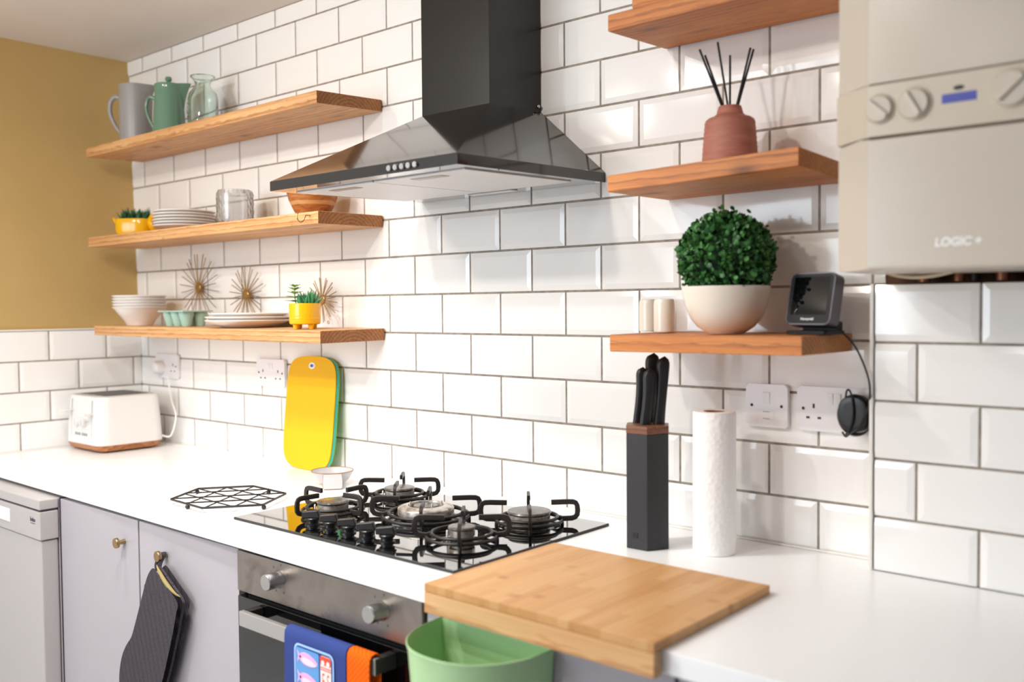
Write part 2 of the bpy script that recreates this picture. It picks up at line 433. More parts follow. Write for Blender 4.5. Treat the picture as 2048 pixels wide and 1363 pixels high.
def RY(a): return Matrix.Rotation(a, 4, 'Y')
def RZ(a): return Matrix.Rotation(a, 4, 'Z')
FRONT = RX(PI / 2)            # local xy drawing plane -> x/z plane facing the room (-y); local z -> -y
def rrect(w, h, r, n=6, cx=0, cy=0):
    out = []
    for sx, sy, a0 in ((1, 1, 0), (-1, 1, PI / 2), (-1, -1, PI), (1, -1, 1.5 * PI)):
        for i in range(n + 1):
            a = a0 + PI / 2 * i / n
            out.append((cx + sx * (w / 2 - r) + r * math.cos(a), cy + sy * (h / 2 - r) + r * math.sin(a)))
    return out
def smooth_path(pts, n=6, closed=False):
    P = [Vector(p) for p in pts]; out = []; L = len(P)
    for i in range(L if closed else L - 1):
        p0 = P[(i - 1) % L] if closed or i > 0 else P[0]; p1 = P[i]; p2 = P[(i + 1) % L]
        p3 = P[(i + 2) % L] if closed or i + 2 < L else P[-1]
        for k in range(n):
            t = k / n
            out.append(tuple(0.5 * ((2 * p1) + (p2 - p0) * t + (2 * p0 - 5 * p1 + 4 * p2 - p3) * t * t + (3 * p1 - p0 - 3 * p2 + p3) * t ** 3)))
    if not closed: out.append(tuple(P[-1]))
    return out

# ------------------------------------------------------------------ camera (measured from the tile grid)
cam_d = bpy.data.cameras.new('camera'); cam = bpy.data.objects.new('camera', cam_d); C.objects.link(cam)
CP = Vector((3.3453, -1.7329, 1.3788))
Rr = Vector((0.7559, 0.6546, -0.0082)).normalized(); Rd = Vector((0.0173, -0.0325, -0.9993)).normalized(); Rf = Rr.cross(Rd).normalized(); Rd = Rf.cross(Rr)
mw = Matrix((( Rr.x, -Rd.x, -Rf.x, CP.x), (Rr.y, -Rd.y, -Rf.y, CP.y), (Rr.z, -Rd.z, -Rf.z, CP.z), (0, 0, 0, 1)))
cam.matrix_world = mw
cam_d.sensor_width = 36.0; cam_d.sensor_fit = 'HORIZONTAL'; cam_d.lens = 1899.16 * 36.0 / 2048.0
cam_d.dof.use_dof = True; cam_d.dof.focus_distance = 2.25; cam_d.dof.aperture_fstop = 2.2
cam_d.clip_start = 0.01
sc.camera = cam

# ------------------------------------------------------------------ room shell
PX, X0, PZ, ZA = 0.1005, 1.40308, 0.102, 1.61757
CEIL = 2.283
G = 0.0036
def clip_poly(poly, ax, lim, keep_less):
    out = []
    for i in range(len(poly)):
        a, b = poly[i], poly[(i + 1) % len(poly)]
        ia = (a[ax] <= lim) == keep_less; ib = (b[ax] <= lim) == keep_less
        if ia: out.append(a)
        if ia != ib:
            t = (lim - a[ax]) / (b[ax] - a[ax]); out.append(tuple(a[k] + (b[k] - a[k]) * t for k in range(3)))
    return out
def tile(mb, u0, u1, w0, w1, X, clips=(), mt=0, bevel=0.0125, rise=0.0024):
    """bevelled metro tile in (u, w), depth along +d towards the room"""
    u0 += G / 2; u1 -= G / 2; w0 += G / 2; w1 -= G / 2
    o = [(u0, w0, 0), (u1, w0, 0), (u1, w1, 0), (u0, w1, 0)]
    e = 0.0008; r0 = 0.0032
    p = [(u0 + e, w0 + e, r0), (u1 - e, w0 + e, r0), (u1 - e, w1 - e, r0), (u0 + e, w1 - e, r0)]
    q = [(u0 + bevel, w0 + bevel, r0 + rise), (u1 - bevel, w0 + bevel, r0 + rise), (u1 - bevel, w1 - bevel, r0 + rise), (u0 + bevel, w1 - bevel, r0 + rise)]
    faces = [q]
    for i in range(4):
        j = (i + 1) % 4; faces.append([p[i], p[j], q[j], q[i]]); faces.append([o[i], o[j], p[j], p[i]])
    for f in faces:
        for ax, lim, kl in clips:
            f = clip_poly(f, ax, lim, kl)
            if len(f) < 3: break
        if len(f) >= 3: mb.add(f, [tuple(range(len(f)))], mt, X)

XB = Matrix(((1, 0, 0, 0), (0, 0, -1, 0.0062), (0, 1, 0, 0), (0, 0, 0, 1)))      # (u,w,d)->(x=u, y=-d, z=w), tile face near y=0
wb = MB()
wb.add([(-0.1, 0.0035, 0.0), (2.733, 0.0035, 0.0), (2.733, 0.0035, CEIL + 0.05), (-0.1, 0.0035, CEIL + 0.05)], [(0, 1, 2, 3)], 1)
wb.add([(2.733, 0.0035, 0.0), (3.9, 0.0035, 0.0), (3.9, 0.0035, CEIL + 0.05), (2.733, 0.0035, CEIL + 0.05)], [(0, 1, 2, 3)], 2)
wb.box(-0.1, 3.9, 0.006, 0.10, 0.0, CEIL + 0.05, 2)
for kb in range(-7, 7):
    par = 1 if kb % 2 == 0 else 0
    for i in range(-17, 15):
        if i % 2 != par: continue
        xa, xb = X0 + PX * i, X0 + PX * (i + 2)
        if xb < -0.02 or xa > 2.733: continue
        za, zb = ZA + PZ * kb, ZA + PZ * (kb + 1)
        cl = []
        if xb > 2.733: cl.append((0, 2.733, True))
        if za < 0.905: cl.append((1, 0.905, False))
        if zb > CEIL: cl.append((1, CEIL - 0.002, True))
        tile(wb, xa, xb, za, zb, XB, cl)
struct(wb.build('wall_back', ['tile', 'grout', 'plaster'], angle=2))

# boxed-in tiled section at the right end of the worktop
bx = MB(); BXX, BXY = 2.7375, -0.066
bx.box(BXX, 3.54, BXY + 0.0062, 0.001, 0.912, ZA - 2 * PZ - 0.004, 1)
XW = Matrix(((1, 0, 0, 0), (0, 0, -1, BXY + 0.0062), (0, 1, 0, 0), (0, 0, 0, 1)))
for kb in range(-7, -2):
    base = 2.9095 if kb % 2 else 2.8095
    for n in range(-1, 3):
        xa, xb = base + 0.201 * n, base + 0.201 * (n + 1)
        if xb < BXX + 0.01: continue
        cl = []
        if xa < BXX: cl.append((0, BXX + 0.002, False))
        za, zb = ZA + PZ * kb, ZA + PZ * (kb + 1)
        if za < 0.912: cl.append((1, 0.912, False))
        tile(bx, xa, xb, za, zb, XW, cl)
struct(bx.build('wall_boxing', ['tile', 'grout'], angle=2))
tr = MB(); tr.box(BXX - 0.0075, BXX - 0.0004, BXY - 0.002, 0.0, 0.912, ZA - 2 * PZ, 0, 0.002)
struct(tr.build('trim_1', ['trim'])) 
tr = MB(); tr.box(0.06, BXX, -0.0055, 0.0, 0.9101, 0.9145, 0, 0.0015); struct(tr.build('trim_2', ['trim']))

# left wall: tiled dado, mustard paint above
WLX = 0.052
wl = MB(); ZT = ZA - 3 * PZ
wl.add([(WLX - 0.004, 0.003, 0.9), (WLX - 0.004, -3.5, 0.9), (WLX - 0.004, -3.5, ZT), (WLX - 0.004, 0.003, ZT)], [(0, 1, 2, 3)], 1)
wl.add([(WLX - 0.004, 0.003, 0.0), (WLX - 0.004, -3.5, 0.0), (WLX - 0.004, -3.5, 0.9), (WLX - 0.004, 0.003, 0.9)], [(0, 1, 2, 3)], 3)
xt, xl = 0.040, -0.006
ztop = CEIL + 0.05
xtop = xt + (xl - xt) * (ztop - ZT) / (CEIL - ZT)
wl.add([(xt, 0.003, ZT), (xt, -1.3, ZT), (xtop, -1.3, ztop), (xtop, 0.003, ztop)], [(0, 1, 2, 3)], 2)
wl.add([(xt, -1.3, ZT), (xt, -3.5, ZT), (xtop, -3.5, ztop), (xtop, -1.3, ztop)], [(0, 1, 2, 3)], 3)
wl.box(-0.2, -0.05, -3.5, 0.05, 0, ztop, 2)
wl.add([(xt, 0.003, ZT), (xt, -3.5, ZT), (WLX - 0.004, -3.5, ZT), (WLX - 0.004, 0.003, ZT)], [(0, 1, 2, 3)], 2)
XL = Matrix(((0, 0, 1, WLX - 0.0062), (-1, 0, 0, 0), (0, 1, 0, 0), (0, 0, 0, 1)))   # u = -y
for kb in range(-7, -3):
    for j in range(-2, 36):
        if (j % 2 == 1) != (kb % 2 == 0): continue
        ua, ub = 0.0302 + 0.0994 * j, 0.0302 + 0.0994 * (j + 2)
        if ub < 0.005: continue
        cl = []
        if ua < 0: cl.append((0, 0.0005, False))
        za, zb = ZA + PZ * kb, ZA + PZ * (kb + 1)
        if za < 0.905: cl.append((1, 0.905, False))
        tile(wl, ua, ub, za, zb, XL, cl)
struct(wl.build('wall_left', ['tile', 'grout', 'mustard', 'white_paint'], angle=2))
tr = MB(); tr.box(xt - 0.002, WLX + 0.0015, -3.4, 0.0, ZT, ZT + 0.005, 0, 0.001); struct(tr.build('trim_3', ['trim']))
tr = MB(); tr.box(WLX, WLX + 0.005, -0.6, -0.006, 0.9101, 0.9145, 0, 0.001); struct(tr.build('trim_4', ['trim']))

cb = MB(); cb.box(-0.3, 3.9, -3.6, 0.1, CEIL, CEIL + 0.1); struct(cb.build('ceiling', ['ceiling']))
fb = MB(); fb.box(-0.3, 3.9, -3.6, 0.1, -0.1, 0.0); struct(fb.build('floor', ['floor']))
rw = MB(); rw.box(3.55, 3.65, -3.6, 0.1, 0, CEIL); struct(rw.build('wall_right', ['blue_grey']))
# wall behind the camera with a wide window
WX0, WX1, WZ0, WZ1, WY = 0.15, 1.75, 1.05, 2.18, -3.3
fw = MB()
fw.box(-0.3, WX0, WY - 0.2, WY, 0, CEIL); fw.box(WX1, 3.9, WY - 0.2, WY, 0, CEIL)
fw.box(WX0, WX1, WY - 0.2, WY, 0, WZ0); fw.box(WX0, WX1, WY - 0.2, WY, WZ1, CEIL)
struct(fw.build('wall_front', ['white_paint']))
wf = MB()
for a in (WX0, (2 * WX0 + WX1) / 3, (WX0 + 2 * WX1) / 3, WX1): wf.box(a - 0.03, a + 0.03, WY - 0.12, WY - 0.06, WZ0, WZ1)
wf.box(WX0, WX1, WY - 0.12, WY - 0.06, WZ0, WZ0 + 0.05); wf.box(WX0, WX1, WY - 0.12, WY - 0.06, WZ1 - 0.05, WZ1)
struct(wf.build('window_1', ['trim']))

# ------------------------------------------------------------------ worktop and base units
WT = 0.91
def front_y(x): return -0.592 - (x - 0.2) * 0.0172
mb = MB()
mb.hexa([(WLX, front_y(WLX), 0.877), (3.54, front_y(3.54), 0.877), (3.54, 0.0, 0.877), (WLX, 0.0, 0.877), (WLX, front_y(WLX), WT), (3.54, front_y(3.54), WT), (3.54, 0.0, WT), (WLX, 0.0, WT)], 0, 0.002)
tag(mb.build('worktop', ['worktop']), 'long white laminate kitchen worktop running along the tiled wall', 'worktop')

def cabinet(x0, x1, label, knob_x=None, group='white handleless base units'):
    t = thing('base_cabinet', label, 'cabinet', (x0, 0, 0), group=group)
    w = x1 - x0
    c = MB(); c.box(0.002, w - 0.002, -0.575, -0.02, 0.10, 0.8765); c.box(0.01, w - 0.01, -0.53, -0.10, 0.0, 0.10)
    c.build('body', ['carcass'], t)
    d = MB(); d.box(0.0018, w - 0.0018, -0.600, -0.5765, 0.11, 0.868, 0, 0.0015)
    door = d.build('door', ['cabinet'], t)
    if knob_x is not None:
        k = MB(); k.lathe([(0.0, 0), (0.0062, 0), (0.0052, 0.012), (0.0052, 0.0145), (0.0105, 0.0165), (0.0128, 0.018), (0.0128, 0.0243), (0.0120, 0.0256), (0, 0.0256)], seg=32, X=T(knob_x - x0, -0.600, 0.806) @ FRONT)
        k.build('knob', ['brass_knob'], door, angle=22)
    return t
cabinet(0.731, 1.157, 'white base cabinet with brass knob, between dishwasher and mitt', 1.088)
cabinet(1.160, 1.588, 'white base cabinet whose brass knob holds the oven mitt', 1.288)
cabinet(2.162, 2.66, 'white base cabinet behind the green food waste bin')
cabinet(2.663, 3.3, 'white base cabinet at the right, under the bare stretch of worktop')

# dishwasher
t = thing('dishwasher', 'white freestanding dishwasher under the left end of the worktop', 'dishwasher')
mb = MB(); mb.box(0.13, 0.724, -0.60, -0.04, 0.02, 0.868, 0, 0.003); mb.build('body', ['appliance'], t)
mb = MB(); mb.box(0.13, 0.725, -0.653, -0.602, 0.8425, 0.869, 0, 0.003); mb.build('top_cover', ['appliance'], t)
mb = MB(); mb.box(0.132, 0.722, -0.648, -0.604, 0.8375, 0.8425); mb.build('shadow_gap', ['appliance_dark'], t)
mb = MB(); mb.box(0.13, 0.725, -0.6525, -0.602, 0.7595, 0.8375, 0, 0.004)
p = mb.build('control_panel', ['appliance'], t)
mb = MB(); mb.box(0.36, 0.53, -0.6545, -0.652, 0.785, 0.822, 0, 0.0012); mb.build('handle', ['plastic_white'], p)
text('maker_name', 'beko', 0.016, T(0.681, -0.6527, 0.8125) @ FRONT, 'lettering_dark', p, bold=0.0004)
mb = MB(); mb.box(0.668, 0.694, -0.6531, -0.6526, 0.8015, 0.8031); mb.build('underline', ['lettering_dark'], p)
mb = MB(); mb.box(0.134, 0.721, -0.6485, -0.602, 0.10, 0.758, 0, 0.006); mb.build('door', ['appliance'], t)
mb = MB(); mb.box(0.7245, 0.7305, -0.60, -0.05, 0.02, 0.87); mb.build('gap_shade_strip', ['appliance_dark'], t)  # dark strip standing in for the shade in the gap beside the cabinet

# oven
t = thing('built_in_oven', 'stainless steel built-in oven under the gas hob', 'oven')
OX0, OX1 = 1.5935, 2.158
mb = MB(); mb.box(OX0 + 0.004, OX1 - 0.004, -0.575, -0.03, 0.20, 0.8765); mb.build('body', ['dark'], t)
mb = MB(); mb.box(OX0, OX1, -0.608, -0.576, 0.7835, 0.869, 0, 0.0015); cp = mb.build('control_panel', ['steel'], t)
for kx in (1.7455, 2.0565):
    mb = MB()
    mb.lathe([(0, 0), (0.0185, 0), (0.0185, 0.004), (0.0170, 0.006), (0.0164, 0.033), (0.0152, 0.0352), (0, 0.0352)], seg=40, X=T(kx, -0.608, 0.8345) @ FRONT)
    kn = mb.build('knob', ['knob_steel'], cp)
    for a in range(6):
        an = PI * (0.15 + 0.30 * a); mb = MB()
        mb.box(-0.0012, 0.0012, -0.0004, 0.0, -0.002, 0.002, X=T(kx + 0.029 * math.cos(an), -0.608, 0.8345 + 0.029 * math.sin(an)))
        mb.build('dial_mark', ['lettering_dark'], cp)
mb = MB(); mb.box(OX0 + 0.012, OX1 - 0.004, -0.590, -0.577, 0.7735, 0.7832); mb.build('vent_gap', ['dark'], t)
mb = MB(); mb.box(OX0, OX1, -0.608, -0.577, 0.235, 0.7725, 0, 0.002); dr = mb.build('door', ['black_glass'], t)
mb = MB(); mb.box(OX0 + 0.06, OX1 - 0.06, -0.6086, -0.6078, 0.30, 0.715); mb.build('window_pane', ['black_glass'], dr)
mb = MB(); mb.box(1.672, 2.090, -0.657, -0.645, 0.736, 0.7665, 0, 0.002)
hd = mb.build('handle', ['steel_light'], dr)
for sx in (1.672, 2.074):
    mb = MB(); mb.box(sx, sx + 0.0165, -0.646, -0.6088, 0.740, 0.7655, 0, 0.002)
    mb.box(sx + (0.0155 if sx > 2 else 0.0), sx + (0.018 if sx > 2 else 0.001), -0.6555, -0.6088, 0.738, 0.7655)
    mb.build('bracket', ['dark'], hd)

def towel(name, x0, x1, z_front, z_back, mats, loc_y=-0.651, off=0.0, mt=0, th=0.003):
    """a cloth folded over the oven handle bar"""
    n = 14; xs = [x0 + (x1 - x0) * i / n for i in range(n + 1)]
    prof = [(0.0105, z_back), (0.0105, 0.70), (0.0105, 0.752), (0.0100, 0.765), (0.006, 0.7692), (0.0, 0.7702), (-0.006, 0.7692), (-0.0098, 0.764), (-0.0108, 0.752), (-0.0108, 0.70), (-0.0112, 0.65), (-0.012, z_front)]
    mb = MB(); k = len(prof)
    def pt(i, j, d):
        y, z = prof[j]
        a = prof[max(j - 1, 0)]; b = prof[min(j + 1, k - 1)]
        ny, nz = -(b[1] - a[1]), (b[0] - a[0]); l = math.hypot(ny, nz)
        ny, nz = ny / l, nz / l
        if ny * (y) + nz * (z - 0.74) < 0: ny, nz = -ny, -nz
        w = 0.0012 * math.sin(xs[i] * 70 + j * 0.5) * max(0, min(1, (0.76 - z) * 8))
        s = 1 if y < 0 else -1
        return (xs[i], loc_y + y + ny * (d + off) - abs(w) * (1 if y < 0 else 0), z + nz * (d + off))
    A = [pt(i, j, 0.0004) for i in range(n + 1) for j in range(k)]; B = [pt(i, j, 0.0004 + th) for i in range(n + 1) for j in range(k)]
    o = len(A); F = []
    for i in range(n):
        for j in range(k - 1):
            a, b, c, d = i * k + j, i * k + j + 1, (i + 1) * k + j + 1, (i + 1) * k + j
            F.append((a, b, c, d)); F.append((o + d, o + c, o + b, o + a))
    for j in range(k - 1):
        F.append((j, o + j, o + j + 1, j + 1)); e = n * k; F.append((e + j, e + j + 1, o + e + j + 1, o + e + j))
    for i in range(n):
        for j in (0, k - 1):
            F.append((i * k + j, (i + 1) * k + j, o + (i + 1) * k + j, o + i * k + j))
    mb.add(A + B, F, mt)
    return mb
YF = -0.651 - 0.012 - 0.0042
mb = towel('tea_towel', 1.838, 2.021, 0.40, 0.46, None)
def flat(pts, d, mt, cx, cz):      # printed shape lying on the towel front
    mb.prism(pts, 0.0003, mt, X=T(cx, YF - 0.0002 - d, cz) @ FRONT)
flat(rrect(0.118, 0.30, 0.014), 0.0000, 1, 1.931, 0.602)
flat(rrect(0.110, 0.292, 0.011), 0.0004, 0, 1.931, 0.602)
flat(rrect(0.070, 0.286, 0.005), 0.0008, 2, 1.9125, 0.602)
flat(rrect(0.031, 0.286, 0.005), 0.0008, 5, 1.9675, 0.602)
for q in range(7):
    fz = 0.7265 - q * 0.0385
    body = [(0.027 * math.cos(a), 0.0115 * math.sin(a) * (1 - 0.25 * math.cos(a))) for a in [2 * PI * i / 20 for i in range(20)]]
    mb.prism(body, 0.0003, 3, X=T(1.9165, YF - 0.0014, fz) @ FRONT @ RZ(-0.10))
    mb.prism([(x * 0.8, y * 0.5 - 0.004) for x, y in body], 0.0003, 4, X=T(1.9185, YF - 0.0018, fz) @ FRONT @ RZ(-0.10))
    mb.prism([(-0.022, 0.0), (-0.036, 0.012), (-0.031, 0.0), (-0.036, -0.012)], 0.0003, 3, X=T(1.9175, YF - 0.0014, fz + 0.002) @ FRONT)
flat(rrect(0.031, 0.016, 0.004), 0.0012, 6, 1.9675, 0.7365)
for dx in (-0.0075, 0.0075): flat([(0.0048 * math.cos(2 * PI * i / 12), 0.0048 * math.sin(2 * PI * i / 12)) for i in range(12)], 0.0016, 5, 1.9675 + dx, 0.7325)
for zz in (0.7235, 0.7195, 0.6745, 0.6705): flat(rrect(0.031, 0.0017, 0.0004), 0.0012, 6, 1.9675, zz)
tt = mb.build('tea_towel', ['blue_cloth', 'print_light', 'print_sky', 'print_pink', 'print_pale', 'print_white', 'print_red'])
tag(tt, 'blue tea towel printed with a tin of pink fish, hung over the oven handle', 'towel')
for ch, dx in (('E', -0.0070), ('S', 0.0070)):
    text('printed_letter', ch, 0.040, T(1.9675 + dx, YF - 0.0012, 0.6975) @ FRONT, 'print_red', tt, 0.0002, widthx=0.45)
mb = towel('waffle_towel', 2.0245, 2.084, 0.42, 0.50, None)
t = mb.build('waffle_towel', ['waffle']); tag(t, 'orange waffle-weave towel hung on the oven handle right of the blue towel', 'towel')

# ------------------------------------------------------------------ gas hob
t = thing('gas_hob', 'black glass five-burner gas hob set on the white worktop', 'hob', (1.839, -0.3155, WT))
HX, HY = 1.839, -0.3155
mb = MB(); mb.box(-0.3435, 0.3435, -0.2365, 0.2365, 0.0002, 0.0056, 0, 0.0012); mb.build('edge_trim', ['dark'], t)
mb = MB(); mb.box(-0.3425, 0.3425, -0.2355, 0.2355, 0.0054, 0.0062, 0, 0.0003); mb.build('glass_plate', ['hob_glass'], t)
def burner(x, y, r, wok=False):
    b = MB(); z0 = 0.0062
    b.lathe([(0, z0), (r * 1.42, z0), (r * 1.42, z0 + 0.001), (r * 1.30, z0 + 0.0022), (r * 0.9, z0 + 0.0035), (0, z0 + 0.0035)], (x - HX, y - HY, 0), 48)
    base = b.build('burner', ['ring_enamel'], t)
    c = MB(); cx, cy = x - HX, y - HY
    if not wok:
        c.lathe([(0, z0 + 0.004), (r * 0.84, z0 + 0.004), (r * 0.86, z0 + 0.010), (r * 0.97, z0 + 0.0125), (r * 0.97, z0 + 0.0235), (r * 0.9, z0 + 0.0255), (0, z0 + 0.0255)], (cx, cy, 0), 64,
                rf=lambda q, z, a: q * (1 - (0.02 if (int(a / (2 * PI) * 64) % 2 and z > z0 + 0.02) else 0)))
        c.build('crown', ['alu'], base)
        k = MB(); k.lathe([(0, z0 + 0.0256), (r * 1.0, z0 + 0.0256), (r * 1.03, z0 + 0.0275), (r * 0.99, z0 + 0.0305), (r * 0.9, z0 + 0.0315), (0, z0 + 0.0318)], (cx, cy, 0), 48); k.build('cap', ['cap'], base)
    else:
        c.lathe([(r * 0.62, z0 + 0.006), (r * 0.90, z0 + 0.006), (r * 0.92, z0 + 0.012), (r, z0 + 0.014), (r, z0 + 0.027), (r * 0.97, z0 + 0.0295), (r * 0.72, z0 + 0.034), (r * 0.64, z0 + 0.0335), (r * 0.61, z0 + 0.028), (r * 0.62, z0 + 0.006)], (cx, cy, 0), 72)
        c.lathe([(0, z0 + 0.004), (r * 0.40, z0 + 0.004), (r * 0.42, z0 + 0.027), (0, z0 + 0.027)], (cx, cy, 0), 40)
        for a in range(3):
            an = a * 2 * PI / 3 + 0.5; c.tube([(cx + r * 0.3 * math.cos(an), cy + r * 0.3 * math.sin(an), z0 + 0.012), (cx + r * 0.75 * math.cos(an), cy + r * 0.75 * math.sin(an), z0 + 0.012)], 0.006, 8)
        c.build('crown', ['alu'], base)
        k = MB(); k.lathe([(0, z0 + 0.0272), (r * 0.44, z0 + 0.0272), (r * 0.46, z0 + 0.029), (r * 0.43, z0 + 0.0325), (0, z0 + 0.034)], (cx, cy, 0), 40); k.build('cap', ['cap'], base)
        for an in (-0.35, -2.2, 0.8):
            e = MB(); e.lathe([(0, z0), (0.003, z0), (0.003, z0 + 0.034), (0.0012, z0 + 0.042), (0, z0 + 0.042)], (cx + r * 0.55 * math.cos(an), cy + r * 0.55 * math.sin(an), 0), 10)
            e.build('electrode', ['alu'], base)
    if not wok:
        e = MB(); an = -2.0
        e.lathe([(0, z0), (0.0022, z0), (0.0022, z0 + 0.024), (0, z0 + 0.026)], (cx + r * 1.14 * math.cos(an), cy + r * 1.14 * math.sin(an), 0), 10); e.build('electrode', ['print_white'], base)
def pan_support(x, y, ring, r_out, r_tip, a0, low=False):
    b = MB(); cx, cy = x - HX, y - HY; zl, zt = 0.0225, 0.0545
    b.torus((cx, cy, 0.0165), ring, 0.0036, 56, 10); b.torus((cx, cy, 0.0235), ring * 0.86, 0.0036, 56, 10)
    for k in range(4):
        an = a0 + k * PI / 2; d = (math.cos(an), math.sin(an)); sd = (-d[1], d[0], 0)
        path = [(ring * 0.84, zl - 0.001), (ring, zl - 0.004), (r_out - 0.012, zl - 0.003), (r_out - 0.005, zl - 0.0005), (r_out - 0.001, zl + 0.005), (r_out, zl + 0.014), (r_out - 0.001, zt - 0.008), (r_out - 0.004, zt - 0.0025), (r_out - 0.009, zt - 0.0005), (r_out - 0.020, zt), (r_tip, zt - 0.001)]
        b.bar([(cx + d[0] * p, cy + d[1] * p, z) for p, z in path], sd, 0.0068, 0.0105)
        b.lathe([(0, 0.0063), (0.004, 0.0063), (0.0034, 0.016), (0, 0.016)], (cx + d[0] * ring, cy + d[1] * ring, 0), 10)
    b.build('pan_support', ['cast_iron'], t)
D4 = math.radians(41)
for x, y, r, ring, ro, rt, a0, wk in ((1.645, -0.392, 0.0355, 0.068, 0.098, 0.040, 0.0, False), (1.645, -0.190, 0.0365, 0.066, 0.094, 0.036, D4, False), (1.853, -0.302, 0.0615, 0.094, 0.118, 0.058, D4, True),
                                      (2.058, -0.196, 0.0460, 0.070, 0.103, 0.047, D4, False), (2.046, -0.390, 0.0270, 0.070, 0.094, 0.034, D4, False)):
    burner(x, y, r, wk); pan_support(x, y, ring, ro, rt, a0)
for i in range(5):
    kx, ky = 1.697 + 0.0595 * i - HX, -0.488 - HY
    b = MB()
    b.lathe([(0, 0.0062), (0.0165, 0.0062), (0.0165, 0.0085), (0.0125, 0.010), (0.0125, 0.015), (0.0155, 0.0165), (0.0160, 0.0205), (0.0145, 0.022), (0, 0.022)], (kx, ky, 0), 32)
    X = T(kx, ky, 0.021) @ RZ(math.radians(30))
    b.hexa([(-0.0225, -0.0065, 0), (0.0195, -0.0065, 0), (0.0195, 0.0065, 0), (-0.0225, 0.0065, 0), (-0.0225, -0.006, 0.0135), (0.0135, -0.006, 0.0175), (0.0135, 0.006, 0.0175), (-0.0225, 0.006, 0.0135)], 0, 0.0025, 3, X)
    k = b.build('control_knob', ['knob_black'], t)
    if i == 4:
        s = MB(); s.box(0.018, 0.052, -0.002, 0.002, 0.006, 0.0125, 0, 0.0012, 2, X); s.build('lever', ['knob_black'], k)

# ------------------------------------------------------------------ cooker hood
t = thing('cooker_hood', 'glossy black chimney cooker hood over the gas hob', 'cooker hood')
hx0, hx1, hd_ = 1.536, 2.121, 0.469
def hz(y): return 1.652 + (y / hd_) * 0.0100
LIP = 0.0208
cx0, cx1, cyf = 1.728, 1.9395, -0.1795
zc_b, zc_f = 1.831, 1.8245
lo = lambda x, y, dz=0: (x, y, hz(y) + dz)
def ring(x0, x1, yf, z_f, z_b): return [(x0, yf, z_f), (x1, yf, z_f), (x1, -0.0012, z_b), (x0, -0.0012, z_b)]
mb = MB()
mb.loft([ring(hx0, hx1, -hd_, hz(-hd_), hz(0)), ring(hx0, hx1, -hd_, hz(-hd_) + LIP, hz(0) + LIP)], 0, cap=False)
mb.loft([ring(hx0, hx1, -hd_, hz(-hd_) + LIP, hz(0) + LIP), ring(hx0 + 0.001, hx1 - 0.001, -hd_ + 0.001, hz(-hd_) + LIP + 0.0012, hz(0) + LIP + 0.0012), ring(cx0, cx1, cyf, zc_f, zc_b)], 0, cap=False)
mb.add(ring(hx0, hx1, -hd_, hz(-hd_), hz(0)), [(0, 1, 2, 3)], 1)
can = mb.build('canopy', ['hood', 'hood_under'], t, angle=12)
mb = MB(); mb.loft([ring(cx0, cx1, cyf, zc_f, zc_b), ring(cx0, cx1, cyf, CEIL - 0.001, CEIL - 0.001)], 0)
ch = mb.build('chimney', ['hood_satin'], t)
mb = MB(); mb.sphere((0, 0, 0), 0.0045, 16, 0, T(cx1 + 0.001, -0.012, 1.842)); mb.build('screw', ['chrome'], ch)
def shear_pts(x0, x1, y0, y1, d0, d1):
    return [(x0, y0, hz(y0) + d0), (x1, y0, hz(y0) + d0), (x1, y1, hz(y1) + d0), (x0, y1, hz(y1) + d0), (x0, y0, hz(y0) + d1), (x1, y0, hz(y0) + d1), (x1, y1, hz(y1) + d1), (x0, y1, hz(y1) + d1)]
for fx0, fx1 in ((1.566, 1.824), (1.829, 2.091)):
    mb = MB(); mb.hexa(shear_pts(fx0, fx1, -0.418, -0.085, -0.003, 0.0005), 0, 0.0012); f = mb.build('filter', ['filter'], t)
    mb = MB(); xm = (fx0 + fx1) / 2; mb.hexa(shear_pts(xm - 0.045, xm + 0.045, -0.395, -0.372, -0.0042, -0.0028), 0, 0.0006); mb.build('handle', ['steel'], f)
mb = MB(); mb.hexa(shear_pts(1.76, 1.90, -0.062, -0.040, -0.003, 0.0005), 0, 0.001); mb.build('lamp_cover', ['filter'], t)
mb = MB(); yb = -hd_; 
for i in range(5):
    k = MB(); k.lathe([(0, 0), (0.0062, 0), (0.0062, 0.0035), (0.0054, 0.005), (0, 0.005)], seg=20, X=T(1.936 + 0.0185 * i, -hd_, hz(-hd_) + 0.0108) @ FRONT); k.build('push_button', ['chrome'], t)

# ------------------------------------------------------------------ floating shelves
SH = {}
def shelf(key, mname, label, xl_b, xl_f, xr, zb, zfl, zfr, group, th=0.0325, depth=0.22, zbr=None, round_back=0.0):
    zbr = zb if zbr is None else zbr
    cx = (xl_f + xr) / 2; cz = zb - th / 2
    P = [(xl_f, -depth, zfl - th), (xr, -depth, zfr - th), (xr, -0.0015, zbr - th), (xl_b, -0.0015, zb - th), (xl_f, -depth, zfl), (xr, -depth, zfr), (xr, -0.0015, zbr), (xl_b, -0.0015, zb)]
    mb = MB(); mb.hexa([(x - cx, y + 0.11, z - cz) for x, y, z in P], 0, 0.0025)
    o = mb.build('wall_shelf', [mname, 'pine_end' if key[0] == 'L' else 'stained_end'], None, (cx, -0.11, cz))
    for f in o.data.polygons:
        if abs(f.normal.x) > 0.75: f.material_index = 1
    tag(o, label, 'shelf', group)
    SH[key] = lambda x, y: (zb + (zbr - zb) * (x - xl_b) / (xr - xl_b)) * (1 + y / depth) + (zfl + (zfr - zfl) * (x - xl_f) / (xr - xl_f)) * (-y / depth)
    return o
shelf('Lt', 'pine', 'topmost pine shelf on the left, holding the grey jug and green pot', 0.095, 0.122, 1.386, 1.9415, 1.9305, 1.9317, 'thick pine wall shelves')
